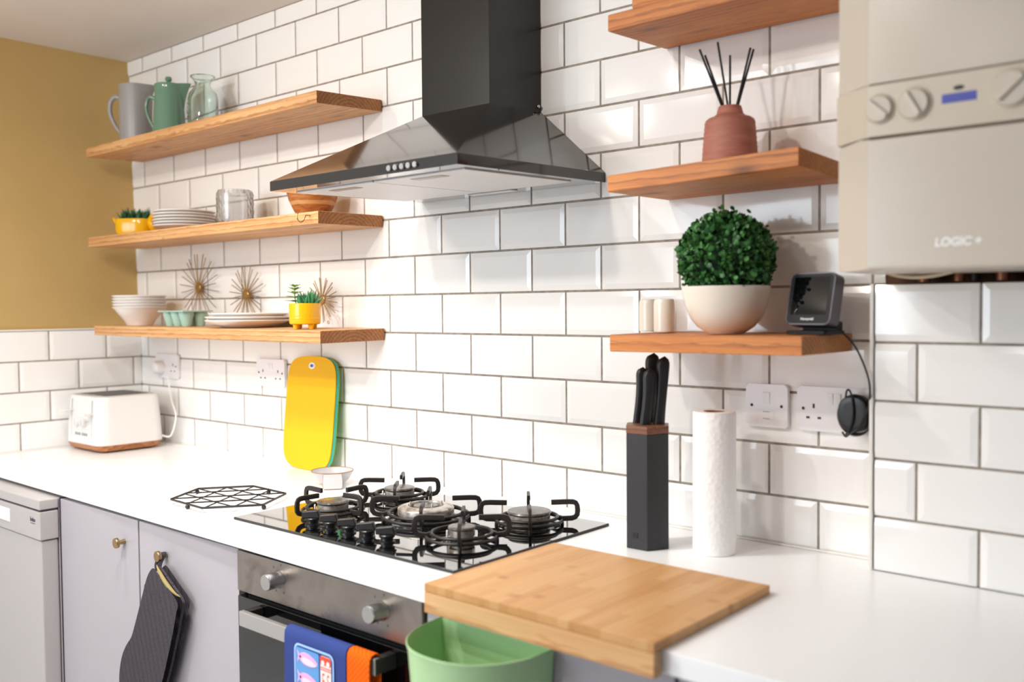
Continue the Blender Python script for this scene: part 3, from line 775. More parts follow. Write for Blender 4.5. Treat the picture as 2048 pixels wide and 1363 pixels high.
lm = shelf('Lm', 'pine_b', 'middle pine shelf on the left, holding small plates and wooden bowl', 0.095, 0.122, 1.3845, 1.6298, 1.6268, 1.6275, 'thick pine wall shelves')
shelf('Lb', 'pine_c', 'lowest pine shelf on the left, above the toaster and yellow board', 0.12, 0.152, 1.386, 1.3235, 1.3275, 1.3214, 'thick pine wall shelves', 0.0330)
shelf('Rt', 'pine_d', 'topmost orange-stained shelf right of the hood, cut by the photo top', 2.276, 2.283, 2.71, 1.947, 1.9353, 1.9390, 'thick pine wall shelves', 0.0322)
shelf('Rm', 'pine_e', 'orange-stained shelf beside the boiler, holding the reed diffuser', 2.281, 2.2805, 2.668, 1.632, 1.630, 1.6415, 'thick pine wall shelves', 0.0322, zbr=1.634)
shelf('Rb', 'pine_f', 'orange-stained shelf with the round plant, above the light switch', 2.284, 2.284, 2.6745, 1.3250, 1.3236, 1.3255, 'thick pine wall shelves', 0.0328)
mb = MB()
hk = [(0, 0.001, 0), (0, -0.012, 0), (0, -0.016, -0.003), (0, -0.024, -0.016), (0, -0.034, -0.018), (0, -0.041, -0.009), (0, -0.040, 0.002)]
mb.tube(smooth_path(hk, 5), 0.0016, 8, X=T(1.352, -0.2195, 1.617)); mb.sphere((1.352, -0.2195 - 0.040, 1.6195), 0.0024, 10)
h = mb.build('cup_hook', ['brass'], lm); h.location = (-lm.location[0], -lm.location[1], -lm.location[2])

# ------------------------------------------------------------------ things on the top left shelf
AR = math.atan2(0.6546, 0.7559)        # direction that runs left to right in the photo
x, y = 0.277, -0.120; z = SH['Lt'](x, y) + 0.0015
t = thing('jug', 'matt grey ceramic jug at the left end of the top shelf', 'jug', (x, y, z), (0, 0, AR))
def spout(amount, z0, z1, wid):
    def f(r, z, a):
        a = (a + PI) % (2 * PI) - PI
        if r < 0.02: return r
        k = max(0.0, min(1.0, (z - z0) / (z1 - z0)))
        return r + amount * k * k * math.exp(-(a / wid) ** 2)
    return f
H = 0.195
mb = MB(); mb.lathe([(0, 0), (0.050, 0), (0.0525, 0.004), (0.0525, 0.10), (0.0515, H - 0.030), (0.0528, H - 0.026), (0.0515, H - 0.022), (0.0525, H - 0.004), (0.0515, H), (0.0485, H - 0.002), (0.048, H - 0.02), (0.048, 0.02), (0.044, 0.008), (0, 0.008)], (0, 0, 0), 64, rf=spout(0.020, H - 0.06, H, 0.42))
mb.build('body', ['grey_glaze'], t)
mb = MB(); hp = smooth_path([(-0.049, 0, H - 0.040), (-0.066, 0, H - 0.036), (-0.082, 0, H - 0.050), (-0.087, 0, H - 0.080), (-0.080, 0, H - 0.110), (-0.066, 0, H - 0.138), (-0.051, 0, H - 0.158)], 6)
mb.tube(hp, [0.0085 - 0.0025 * i / len(hp) for i in range(len(hp))], 12); mb.build('handle', ['grey_glaze'], t)

x, y = 0.4755, -0.110; z = SH['Lt'](x, y) + 0.0015
t = thing('coffee_pot', 'glossy sage green lidded coffee pot between grey jug and glass vase', 'pot', (x, y, z), (0, 0, AR))
H = 0.170
mb = MB(); mb.lathe([(0, 0), (0.0535, 0), (0.0545, 0.004), (0.0500, 0.040), (0.0465, 0.100), (0.0440, 0.150), (0.0445, 0.158), (0.0452, 0.163), (0.0440, 0.168), (0.0415, 0.166), (0.041, 0.155), (0.045, 0.02), (0.04, 0.008), (0, 0.008)], (0, 0, 0), 56)
mb.build('body', ['green_glaze'], t)
mb = MB(); L = []
for q in range(9):
    s_ = q / 8; zz = 0.094 + 0.074 * s_; base = 0.0465 - 0.003 * s_
    ext = 0.004 + 0.026 * s_ ** 1.6; wd = 0.003 + 0.021 * s_
    L.append([(base - 0.006 + (ext + 0.006) * max(0, math.cos(a)) ** (0.8 + 0.5 * s_) * 1.0, wd * math.sin(a) * (1 - 0.35 * max(0, math.cos(a))), zz + 0.004 * s_ * max(0, math.cos(a))) for a in [2 * PI * i / 24 for i in range(24)]])
mb.loft(L); mb.build('spout', ['green_glaze'], t)
mb = MB(); mb.lathe([(0, 0.164), (0.0405, 0.164), (0.0405, 0.1675), (0.030, 0.1715), (0.010, 0.174), (0.006, 0.1765), (0.0065, 0.179), (0.0105, 0.1835), (0.0108, 0.189), (0.008, 0.194), (0, 0.1955)], (0, 0, 0), 40); mb.build('lid', ['green_glaze'], t)
mb = MB(); hp = smooth_path([(-0.0455, 0, 0.124), (-0.058, 0, 0.130), (-0.069, 0, 0.122), (-0.0745, 0, 0.100), (-0.071, 0, 0.076), (-0.062, 0, 0.052), (-0.0505, 0, 0.030)], 6)
mb.tube(hp, [0.0062 - 0.0018 * i / len(hp) for i in range(len(hp))], 12); mb.build('handle', ['green_glaze'], t)

x, y = 0.662, -0.100; z = SH['Lt'](x, y) + 0.0015
t = thing('glass_vase', 'pale green glass milk-bottle vase with round emblem on top shelf', 'vase', (x, y, z))
H = 0.166
mb = MB(); mb.lathe([(0, 0), (0.040, 0), (0.0448, 0.006), (0.0452, 0.05), (0.0452, 0.095), (0.042, 0.112), (0.031, 0.126), (0.0238, 0.138), (0.0240, 0.148), (0.031, 0.158), (0.0375, 0.163), (0.0375, 0.166), (0.034, 0.166), (0.028, 0.158), (0.0212, 0.148), (0.0210, 0.138), (0.028, 0.124), (0.039, 0.110), (0.0420, 0.094), (0.0418, 0.014), (0.036, 0.008), (0, 0.008)], (0, 0, 0), 56)
mb.build('body', ['glass'], t)
mb = MB(); L = []
n = 40
for i in range(n):
    a = 2 * PI * i / n
    for_r = []
    for k in range(8):
        b_ = 2 * PI * k / 8; rr = 0.0205 + 0.0018 * math.cos(b_); u = rr * math.cos(a); w = rr * math.sin(a)
        an = -2.15 + u / 0.0452; rad = 0.0452 + 0.0012 + 0.0018 * math.sin(b_)
        for_r.append((rad * math.cos(an), rad * math.sin(an), 0.060 + w))
    L.append(for_r)
mb.loft(L, 0, closed=True, cap=False)
for q in range(9):
    an = -2.15 + (random.uniform(-1, 1)) * 0.22; zz = 0.060 + random.uniform(-0.011, 0.011)
    mb.sphere((0.0457 * math.cos(an), 0.0457 * math.sin(an), zz), 0.0035, 10)
mb.build('emblem', ['glass'], t)

# ------------------------------------------------------------------ middle left shelf
def spiky(mb, c, n, l0, l1, r, spread, seed, mt=0):
    rnd = random.Random(seed)
    for i in range(n):
        a = rnd.uniform(0, 2 * PI); e = rnd.uniform(0.15, spread) * (0.4 + 0.6 * i / n)
        d = Vector((math.cos(a) * math.sin(e), math.sin(a) * math.sin(e), math.cos(e))); l = rnd.uniform(l0, l1)
        b = Vector(c) + Vector((math.cos(a), math.sin(a), 0)) * rnd.uniform(0, 0.008)
        up = Vector((0, 0, 1))
        p = [b, b + d * l * 0.35, b + d * l * 0.7 + up * l * 0.04, b + d * l + up * l * 0.12]
        mb.tube(p, [r * 0.75, r, r * 0.75, r * 0.08], 7, mt)
x, y = 0.273, -0.130; z = SH['Lm'](x, y) + 0.0015
t = thing('yellow_planter', 'glossy yellow animal-shaped planter with dark spiky succulents, middle shelf', 'planter', (x, y, z), (0, 0, AR - 0.05))
mb = MB(); L = []
for zz, a_, b_ in ((0, 0.050, 0.034), (0.004, 0.056, 0.040), (0.02, 0.061, 0.043), (0.04, 0.060, 0.043), (0.052, 0.059, 0.042), (0.055, 0.057, 0.040), (0.052, 0.054, 0.037), (0.035, 0.054, 0.037)):
    L.append([(a_ * math.copysign(abs(math.cos(q)) ** 0.7, math.cos(q)), b_ * math.copysign(abs(math.sin(q)) ** 0.7, math.sin(q)), zz) for q in [2 * PI * i / 40 for i in range(40)]])
mb.loft(L); mb.build('pot', ['yellow_glaze'], t)
mb = MB()
mb.tube(smooth_path([(-0.054, 0, 0.040), (-0.066, 0, 0.050), (-0.074, 0.0, 0.062)], 4), [0.010, 0.009, 0.008, 0.007, 0.0065, 0.0055, 0.005, 0.004, 0.002], 10); mb.build('tail', ['yellow_glaze'], t)
mb = MB(); mb.lathe([(0, 0), (0.026, 0), (0.031, 0.006), (0.032, 0.016), (0.028, 0.020), (0.020, 0.019), (0, 0.017)], seg=32, X=T(0.056, 0, 0.035) @ RY(PI / 2 * 0.85)); mb.sphere((0.070, -0.020, 0.062), 0.009, 14); mb.sphere((0.070, 0.020, 0.062), 0.009, 14)
mb.build('head', ['yellow_glaze'], t)
mb = MB(); mb.box(-0.048, 0.048, -0.032, 0.032, 0.040, 0.0475, 0, 0.006); mb.build('soil', ['soil'], t)
mb = MB()
for i, (px, py) in enumerate(((-0.030, -0.004), (-0.016, 0.006), (0.004, -0.006), (0.016, 0.004), (0.034, 0.0))):
    spiky(mb, (px, py, 0.047), 15, 0.026, 0.046, 0.0036, 1.1, 10 + i)
mb.build('succulent', ['leaf_blue'], t)

x, y = 0.562, -0.115; z = SH['Lm'](x, y) + 0.001
pos = ['lowest', 'second from the bottom', 'third from the bottom', 'fourth from the bottom', 'fifth from the bottom', 'topmost']
def plate_mesh(R, h, name='side_plate', mt='white_china'):
    mb = MB(); mb.lathe([(0, 0), (R * 0.56, 0), (R * 0.62, 0.002), (R * 0.9, h * 0.72), (R * 0.995, h), (R, h + 0.0018), (R * 0.985, h + 0.003), (R * 0.88, h * 0.72 + 0.0032), (R * 0.62, 0.0052), (0, 0.0045)], (0, 0, 0), 64)
    return mb.build(name, [mt])
p0 = plate_mesh(0.096, 0.0125)
for i in range(6):
    o = p0 if i == 0 else p0.copy()
    if i: C.objects.link(o)
    o.location = (x + (0.0015 if i % 2 else -0.001), y, z + i * 0.0092)
    tag(o, 'white side plate, %s of the stack on the middle left shelf' % pos[i], 'plate', 'side plates stacked on the middle left shelf')

x, y = 0.858, -0.120; z = SH['Lm'](x, y) + 0.0015
mb = MB(); seg = 26; rows = 8; Ht = 0.102; L = []
L.append([(1e-5 * math.cos(2 * PI * j / seg), 1e-5 * math.sin(2 * PI * j / seg), 0) for j in range(seg)])
for i in range(rows + 1):
    zz = Ht * i / rows
    rb = 0.049 if i else 0.0465
    L.append([((rb + (0.0058 if (i + j) % 2 and 0 < i < rows else 0)) * math.cos(2 * PI * j / seg), (rb + (0.0058 if (i + j) % 2 and 0 < i < rows else 0)) * math.sin(2 * PI * j / seg), zz) for j in range(seg)])
for r_, zz in ((0.0455, Ht), (0.0450, 0.05), (0.0440, 0.010), (1e-5, 0.009)): L.append([(r_ * math.cos(2 * PI * j / seg), r_ * math.sin(2 * PI * j / seg), zz) for j in range(seg)])
mb.loft(L); tag(mb.build('glass_tumbler', ['clear_glass'], None, (x, y, z), angle=4), 'clear diamond-cut glass tumbler on the middle left shelf', 'glass')

x, y = 1.213, -0.105; z = SH['Lm'](x, y) + 0.0015
mb = MB(); mb.lathe([(0, 0), (0.040, 0), (0.044, 0.004), (0.0540, 0.022), (0.0650, 0.046), (0.0715, 0.070), (0.0725, 0.078), (0.0700, 0.078), (0.062, 0.046), (0.048, 0.016), (0, 0.010)], (0, 0, 0), 56)
tag(mb.build('wooden_bowl', ['bowl_wood'], None, (x, y, z)), 'striped mango wood bowl on the middle left shelf beside the hood', 'bowl')

# ------------------------------------------------------------------ lowest left shelf
x, y = 0.293, -0.130; z = SH['Lb'](x, y) + 0.001
mb = MB(); R = 0.086
mb.lathe([(0, 0), (0.040, 0), (0.0425, 0.002), (0.050, 0.016), (0.062, 0.032), (0.072, 0.044), (0.0785, 0.0535), (0.0855, 0.0598), (R + 0.001, 0.0612), (R + 0.0008, 0.0628), (0.084, 0.0632), (0.074, 0.053), (0.060, 0.037), (0.046, 0.018), (0.036, 0.006), (0, 0.006)], (0, 0, 0), 64)
b0 = mb.build('cereal_bowl', ['white_china'])
pos5 = ['lowest', 'second from the bottom', 'middle one', 'second from the top', 'topmost']
for i in range(5):
    o = b0 if i == 0 else b0.copy()
    if i: C.objects.link(o)
    o.location = (x, y, z + i * 0.0095)
    tag(o, 'white cereal bowl, %s of the stack on the lowest left shelf' % pos5[i], 'bowl', 'cereal bowls stacked on the lowest left shelf')

x, y = 0.583, -0.130; z = SH['Lb'](x, y) + 0.001
t = thing('egg_tray', 'mint green ceramic egg tray between white bowls and dinner plates', 'egg tray', (x, y, z))
CW = 0.047
mb = MB(); nx, ny = 54, 36; W_, D_ = 0.152, 0.104
def egg_h(u, v):
    h = 0.050
    for ix in (-1, 0, 1):
        for iy in (-0.5, 0.5):
            d = math.hypot(u - ix * CW, v - iy * CW) / (CW * 0.47)
            if d < 1: h = min(h, 0.006 + 0.044 * max(0, (d - 0.35) / 0.65) ** 1.3)
    return h
top = [[(u, v, egg_h(u, v)) for v in [(-0.5 + j / ny) * D_ for j in range(ny + 1)]] for u in [(-0.5 + i / nx) * W_ for i in range(nx + 1)]]
vs = [p for r in top for p in r]; fs = []
for i in range(nx):
    for j in range(ny):
        a = i * (ny + 1) + j; fs.append((a, a + 1, a + ny + 2, a + ny + 1))
o_ = len(vs)
vs2 = [(p[0], p[1], max(0.0462 if p[2] > 0.0495 else p[2] - 0.004, 0.002)) for p in vs]
F2 = [tuple(o_ + q for q in f[::-1]) for f in fs]; rim = []
for i in range(nx): rim += [(i * (ny + 1), (i + 1) * (ny + 1)), ((i + 1) * (ny + 1) + ny, i * (ny + 1) + ny)]
for j in range(ny): rim += [(j + 1, j), (nx * (ny + 1) + j, nx * (ny + 1) + j + 1)]
mb.add(vs + vs2, fs + F2 + [(a, b, o_ + b, o_ + a) for a, b in rim])
mb.build('tray', ['mint_glaze'], t)
for ix in (-1, 0, 1):
    for iy in (-0.5, 0.5):
        mb = MB(); mb.lathe([(0, 0.0), (0.0125, 0.0), (0.0150, 0.003), (0.0175, 0.014), (0.0185, 0.018), (0.0225, 0.034), (0.0238, 0.046), (0.0225, 0.046), (0.0170, 0.018), (0.013, 0.007), (0, 0.005)], (ix * CW, iy * CW, 0), 28)
        mb.build('egg_cup', ['mint_glaze'], t)

x, y = 0.917, -0.122; z = SH['Lb'](x, y) + 0.001
for i, (R, h, zz) in enumerate(((0.1225, 0.020, 0), (0.1225, 0.020, 0.0098), (0.1155, 0.020, 0.0200))):
    o = plate_mesh(R, h, 'dinner_plate'); o.location = (x + 0.006 * (i == 2), y, z + zz)
    tag(o, 'white dinner plate, %s of the stack of three on the lowest shelf' % ('bottom', 'middle', 'top')[i], 'plate', 'dinner plates on the lowest left shelf')

x, y = 1.2328, -0.152; z = SH['Lb'](x, y) + 0.001
t = thing('footed_plant_pot', 'small glossy yellow footed pot with succulents, lowest left shelf', 'plant pot', (x, y, z), (0, 0, AR))
mb = MB()
def pot_tex(q, zz, a):
    if 0.024 < zz < 0.034 and q > 0.03: return q - 0.0006 * (int(a / (2 * PI) * 60) % 2)
    return q
mb.lathe([(0, 0.0125), (0.038, 0.0125), (0.0415, 0.015), (0.0425, 0.022), (0.0425, 0.0235), (0.0418, 0.0245), (0.0425, 0.0255), (0.0425, 0.029), (0.0425, 0.033), (0.0418, 0.0345), (0.0425, 0.0355), (0.0425, 0.067), (0.0415, 0.0695), (0.0395, 0.0685), (0.039, 0.055), (0, 0.055)], (0, 0, 0), 60, rf=pot_tex)
mb.build('pot', ['yellow_glaze'], t)
for k in range(4):
    a = PI / 4 + k * PI / 2; mb = MB(); mb.lathe([(0, 0), (0.0055, 0), (0.0065, 0.002), (0.0085, 0.0135), (0, 0.0135)], (0.029 * math.cos(a), 0.029 * math.sin(a), 0), 20); mb.build('foot', ['yellow_glaze'], t)
mb = MB(); mb.lathe([(0, 0.0555), (0.0385, 0.0555), (0.030, 0.060), (0, 0.061)], (0, 0, 0), 24); mb.build('soil', ['soil'], t)
mb = MB()
spiky(mb, (0.010, 0.008, 0.060), 26, 0.024, 0.046, 0.0042, 1.0, 31); spiky(mb, (0.018, -0.010, 0.060), 24, 0.022, 0.042, 0.0042, 1.1, 32); spiky(mb, (0.0, -0.016, 0.060), 16, 0.020, 0.036, 0.0042, 1.1, 33)
mb.build('spiky_succulent', ['leaf_mid'], t)
mb = MB(); sx, sy = -0.024, -0.006
stem = smooth_path([(sx + 0.004, sy, 0.058), (sx, sy, 0.078), (sx - 0.002, sy, 0.098), (sx - 0.001, sy, 0.112)], 4); mb.tube(stem, 0.0016, 8)
def leaf(mb, b, d, l, w, th=0.0012):
    d = Vector(d).normalized(); s_ = d.cross(Vector((0, 0, 1))); s_.normalize(); u = s_.cross(d); b = Vector(b)
    P = []
    for q, ww in ((0, 0.15), (0.25, 0.75), (0.5, 1.0), (0.78, 0.7), (1.0, 0.04)):
        c = b + d * l * q - u * 0.12 * l * q * q
        P.append([tuple(c + s_ * w / 2 * ww + u * th * 0.2), tuple(c + u * th * ww), tuple(c - s_ * w / 2 * ww + u * th * 0.2), tuple(c - u * th * ww)])
    mb.loft(P)
for q, zz in enumerate((0.074, 0.084, 0.095, 0.105, 0.113)):
    for k in range(4):
        a = k * PI / 2 + q * 0.75; e = 0.25 + 0.1 * q
        leaf(mb, (sx - 0.001, sy, zz), (math.cos(a), math.sin(a), e), 0.031 - 0.003 * q, 0.0145 - 0.001 * q)
mb.build('leafy_sprig', ['leaf_lime'], t)

def sunburst(label, x, z, r, n, y=-0.016, ring_a=None, yaw=0.0, seed=0):
    rnd = random.Random(seed)
    t = thing('sunburst_ornament', label, 'ornament', (x, y, z), (0, 0, yaw), 'gold wire sunbursts on the wall')
    mb = MB(); rd = 0.0155 * (0.8 + 0.2 * r / 0.117)
    mb.lathe([(0, -0.003), (rd, -0.003), (rd, 0.002), (rd * 0.9, 0.0035), (0, 0.0045)], seg=32, X=FRONT); mb.build('disc', ['brass'], t)
    mb = MB()
    for i in range(n):
        a = 2 * PI * (i + 0.5) / n; l = r * (1.0 if i % 2 else 0.96) * rnd.uniform(0.98, 1.0)
        yo = 0.004 if i % 2 else -0.003
        mb.tube([(rd * 0.5 * math.cos(a), 0, rd * 0.5 * math.sin(a)), (l * math.cos(a), yo, l * math.sin(a))], 0.00135, 7)
    mb.build('rays', ['brass'], t)
    if ring_a is not None:
        mb = MB(); rr = 0.0042; cc = ((r + rr) * math.cos(ring_a), 0, (r + rr) * math.sin(ring_a))
        mb.tube([(cc[0] + rr * math.cos(q), 0, cc[2] + rr * math.sin(q)) for q in [2 * PI * i / 20 for i in range(20)]], 0.0009, 6, 0, True)
        mb.build('hanging_loop', ['brass'], t)
sunburst('largest gold wire sunburst, left, behind the egg tray', 0.4725, 1.4505, 0.117, 26, seed=1)
sunburst('medium gold wire sunburst behind the stack of dinner plates', 0.7495, 1.4240, 0.093, 26, ring_a=-0.72, seed=2)
sunburst('smallest gold wire sunburst, peeking out behind the yellow footed pot', 1.150, 1.4030, 0.066, 26, ring_a=-1.15, y=-0.030, seed=3)

# ------------------------------------------------------------------ right shelves
x, y = 2.4886, -0.120; z = SH['Rm'](x, y) + 0.001
t = thing('reed_diffuser', 'ribbed terracotta reed diffuser with six black sticks on a shelf', 'diffuser', (x, y, z))
prof = [(0, 0), (0.0505, 0)]
for i in range(18):
    zz = 0.002 + 0.078 * i / 17; r_ = 0.0515 - 0.0055 * (zz / 0.08) ** 1.3 + (0.0005 if i % 2 else -0.0003); prof.append((r_, zz))
zt_ = 1.7475 - z
prof += [(0.0445, zt_ - 0.026), (0.040, zt_ - 0.0225), (0.030, zt_ - 0.019), (0.0245, zt_ - 0.014), (0.0220, zt_ - 0.004), (0.0205, zt_), (0.0165, zt_), (0.016, zt_ - 0.02), (0, zt_ - 0.02)]
mb = MB(); mb.lathe(prof, (0, 0, 0), 56); mb.build('pot', ['terracotta'], t)
rx, ry = 0.7559, 0.6546
for a, b, dz in ((-0.0085, -0.0565, 1.8525), (-0.0060, -0.0460, 1.8425), (-0.0015, -0.0240, 1.8645), (0.0005, 0.0015, 1.8430), (0.0085, 0.0370, 1.8540), (0.0105, 0.0445, 1.8530)):
    mb = MB(); sd = random.uniform(-0.006, 0.006); z0 = zt_ - 0.018; s0 = (z0 - zt_) / (dz - z - zt_)
    aa = a * 0.9; p0 = (aa * rx + sd * ry * 0.3, aa * ry - sd * rx * 0.3, z0); p1 = (b * rx + sd * ry, b * ry - sd * rx, dz - z)
    mb.tube([p0, p1], 0.0021, 8); mb.build('reed', ['reed'], t)

mb = MB(); mb.box(-0.10, 0.10, -0.065, 0.065, 0, 0.11, 0, 0.003); bxz = SH['Rt'](2.42, -0.14)
o = mb.build('wooden_box', ['pine_d'], None, (2.425, -0.135, bxz + 0.002)); tag(o, 'orange wooden box on the topmost right shelf, mostly cut off', 'box')

x, y = 2.4828, -0.125; z = SH['Rb'](x, y) + 0.001
t = thing('potted_topiary', 'round green box-leaf plant ball in a cream bowl on shelf', 'plant', (x, y, z))
mb = MB(); mb.lathe([(0, 0), (0.034, 0), (0.036, 0.002), (0.052, 0.012), (0.066, 0.029), (0.0765, 0.055), (0.0815, 0.080), (0.0822, 0.087), (0.0805, 0.0885), (0.078, 0.086), (0.072, 0.055), (0.060, 0.032), (0, 0.02)], (0, 0, 0), 64); mb.build('bowl', ['cream_china'], t)
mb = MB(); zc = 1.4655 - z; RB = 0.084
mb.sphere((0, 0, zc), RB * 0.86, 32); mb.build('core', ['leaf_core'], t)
mb = MB(); rnd = random.Random(5)
for i in range(3000):
    u = rnd.uniform(-1, 1); a = rnd.uniform(0, 2 * PI); s_ = math.sqrt(1 - u * u)
    d = Vector((s_ * math.cos(a), s_ * math.sin(a), u))
    if d.z * RB + zc < 0.080: continue
    rr = RB * rnd.uniform(0.90, 1.06) + (0.010 if rnd.random() < 0.04 else 0)
    b = Vector((0, 0, zc)) + d * rr
    ld = (d + Vector((rnd.uniform(-1, 1), rnd.uniform(-1, 1), rnd.uniform(-0.7, 1.0))) * 0.9).normalized()
    sd = ld.cross(d + Vector((rnd.uniform(-.6, .6), rnd.uniform(-.6, .6), rnd.uniform(-.6, .6)))).normalized(); nn = sd.cross(ld)
    l = rnd.uniform(0.009, 0.0145); w = l * rnd.uniform(0.62, 0.82)
    P = [b - ld * l * 0.5, b - ld * l * 0.15 + sd * w * 0.48 - nn * 0.0006, b + ld * l * 0.28 + sd * w * 0.42 - nn * 0.0006, b + ld * l * 0.5 - nn * 0.001, b + ld * l * 0.28 - sd * w * 0.42 - nn * 0.0006, b - ld * l * 0.15 - sd * w * 0.48 - nn * 0.0006, b + ld * l * 0.08 + nn * 0.0009]
    mb.add([tuple(p) for p in P], [(0, 1, 6), (1, 2, 6), (2, 3, 6), (3, 4, 6), (4, 5, 6), (5, 0, 6)])
    if rnd.random() < 0.25:
        q = Vector((0, 0, zc)) + d * RB * 0.85; mb.add([tuple(q - sd * 0.0005), tuple(q + sd * 0.0005), tuple(b - ld * l * 0.5 + sd * 0.0004)], [(0, 1, 2)])
mb.build('foliage', ['leaf_dark'], t, angle=60, wn=False)

for nm, xx, yy, lab in (('ceramic_shaker', 2.3335, -0.100, 'front white cylindrical ceramic shaker beside the cream plant bowl'), ('ceramic_shaker', 2.2700, -0.056, 'rear white cylindrical ceramic shaker, half hidden by its twin')):
    z = SH['Rb'](xx, yy) + 0.001
    mb = MB(); mb.lathe([(0, 0), (0.0195, 0), (0.0210, 0.0018), (0.0212, 0.055), (0.0205, 0.062), (0.0185, 0.0658), (0.014, 0.067), (0, 0.0675)], (0, 0, 0), 40)
    tag(mb.build(nm, ['cream_china'], None, (xx, yy, z)), lab, 'shaker', 'white shakers on the right shelf')

x, y = 2.6445, -0.115; z = SH['Rb'](x, y) + 0.001
t = thing('smart_display', 'small square black thermostat display on a stand at shelf end', 'thermostat', (x, y, z), (0, 0, -0.20))
XT = T(0, 0, 0.0135) @ RX(math.radians(-13))
mb = MB(); mb.prism(rrect(0.0915, 0.0945, 0.010), 0.028, 0, 0.0022, 3, X=XT @ T(0, 0.014, 0.0475) @ FRONT); mb.build('case', ['device_grey'], t)
mb = MB(); mb.prism(rrect(0.0865, 0.0895, 0.009), 0.0012, 0, 0.0004, 1, X=XT @ T(0, -0.0136, 0.0475) @ FRONT); fr = mb.build('front_glass', ['device_black'], t)
mb = MB(); mb.prism(rrect(0.072, 0.068, 0.002), 0.0006, X=XT @ T(0, -0.0146, 0.0525) @ FRONT); mb.build('screen', ['screen'], fr)
text('maker_name', 'Honeywell', 0.0062, XT @ T(0.0, -0.0149, 0.0105) @ FRONT, 'lettering_white', fr, bold=0.0001)
mb = MB(); mb.prism(rrect(0.082, 0.062, 0.006), 0.0065, 0, 0.0015, 2, X=T(0.006, 0.004, 0)); mb.hexa([(-0.03, 0.016, 0.006), (0.042, 0.016, 0.006), (0.042, 0.034, 0.006), (-0.03, 0.034, 0.006), (-0.03, 0.018, 0.024), (0.042, 0.018, 0.024), (0.042, 0.034, 0.022), (-0.03, 0.034, 0.022)], 0, 0.002); mb.build('stand', ['device_black'], t)

# ------------------------------------------------------------------ wall sockets, plug and adapter
def pins(t, ox, oz, d=-0.0096):
    for nm, w, h, dx, dz in (('earth_slot', 0.0040, 0.0085, 0, 0.0115), ('pin_slot', 0.0068, 0.0042, -0.0111, -0.0107), ('pin_slot', 0.0068, 0.0042, 0.0111, -0.0107)):
        mb = MB(); mb.box(ox + dx - w / 2, ox + dx + w / 2, d - 0.0002, d + 0.002, oz + dz - h / 2, oz + dz + h / 2); mb.build(nm, ['hole'], t)
def socket(name, label, cx, cz, w, outlets, switches, group, spur=False):
    t = thing(name, label, 'socket' if outlets else 'switch', (cx, -0.0013, cz), group=group)
    mb = MB(); mb.prism(rrect(w, 0.084, 0.006), 0.0095, 0, 0.0028, 3, X=FRONT); mb.build('faceplate', ['plastic_white'], t)
    for ox in outlets: pins(t, ox, -0.006)
    for sx, sz, sw, sh in switches:
        mb = MB(); mb.hexa([(sx - sw, -0.0125, sz + sh), (sx + sw, -0.0125, sz + sh), (sx + sw, -0.009, sz + sh), (sx - sw, -0.009, sz + sh), (sx - sw, -0.0102, sz - sh), (sx + sw, -0.0102, sz - sh), (sx + sw, -0.009, sz - sh), (sx - sw, -0.009, sz - sh)], 0, 0.0006); mb.build('rocker', ['plastic_white'], t)
    for sx in ((-w / 2 + 0.0125), (w / 2 - 0.0125)):
        mb = MB(); mb.lathe([(0, 0), (0.0031, 0), (0.0029, 0.0006), (0, 0.0008)], seg=16, X=T(sx, -0.0094, 0) @ FRONT); mb.build('screw', ['hole'], t)
    if spur:
        mb = MB(); mb.prism(rrect(0.030, 0.014, 0.001), 0.0012, 0, 0.0004, 1, X=T(0, -0.0092, -0.0185) @ FRONT); mb.build('fuse_holder', ['plastic_white'], t)
        for zz in (-0.0118, -0.0252):
            mb = MB(); mb.box(-0.007, 0.007, -0.0107, -0.0103, zz - 0.0006, zz + 0.0006); mb.build('slot_line', ['lines_grey'], t)
    return t
RK = ((-0.0075, 0.020, 0.0052, 0.0105), (0.0075, 0.020, 0.0052, 0.0105))
RL = ((-0.0075, 0.018, 0.0045, 0.0095), (0.0075, 0.018, 0.0045, 0.0095))
socket('wall_socket', 'white double wall socket in the corner with toaster plug inserted', 0.2455, 1.1815, 0.150, (0.043,), RL, 'white double wall sockets')
socket('wall_socket', 'white double wall socket with empty outlets left of the yellow board', 0.8650, 1.1815, 0.146, (-0.039, 0.039), RL, 'white double wall sockets')
socket('wall_socket', 'white double wall socket at the right with a black adapter plugged in', 2.6450, 1.1820, 0.146, (-0.040,), RK, 'white double wall sockets')
socket('fused_switch', 'single white fused spur switch left of the right-hand socket', 2.5093, 1.1820, 0.0872, (), ((0.0, 0.0135, 0.0075, 0.0125),), None, spur=True)

t = thing('power_adapter', 'black round power adapter with its cord wound around it', 'adapter', (2.6905, -0.012, 1.1800))
mb = MB(); L = []
for d, r_ in ((0.0, 0.026), (0.003, 0.0285), (0.026, 0.0285), (0.030, 0.026), (0.0315, 0.018)):
    L.append([(r_ * 1.0 * math.copysign(abs(math.cos(a)) ** 0.85, math.cos(a)), -d, r_ * 1.16 * math.copysign(abs(math.sin(a)) ** 0.85, math.sin(a))) for a in [2 * PI * i / 40 for i in range(40)]])
mb.loft(L); mb.build('body', ['knob_black'], t)
mb = MB()
for k in range(3):
    mb.tube([((0.0300 + 0.001 * k) * math.cos(a) + 0.003, -0.012 - 0.0055 * k, (0.0345 + 0.001 * k) * math.sin(a) - 0.002) for a in [2 * PI * i / 40 for i in range(40)]], 0.0018, 8, 0, True)
mb.tube(smooth_path([(-0.012, -0.030, 0.030), (-0.010, -0.030, 0.042), (-0.005, -0.032, 0.044), (0.000, -0.033, 0.034), (0.004, -0.035, 0.010), (0.002, -0.035, -0.014), (-0.006, -0.034, -0.030), (-0.012, -0.028, -0.0375)], 6), 0.0018, 8)
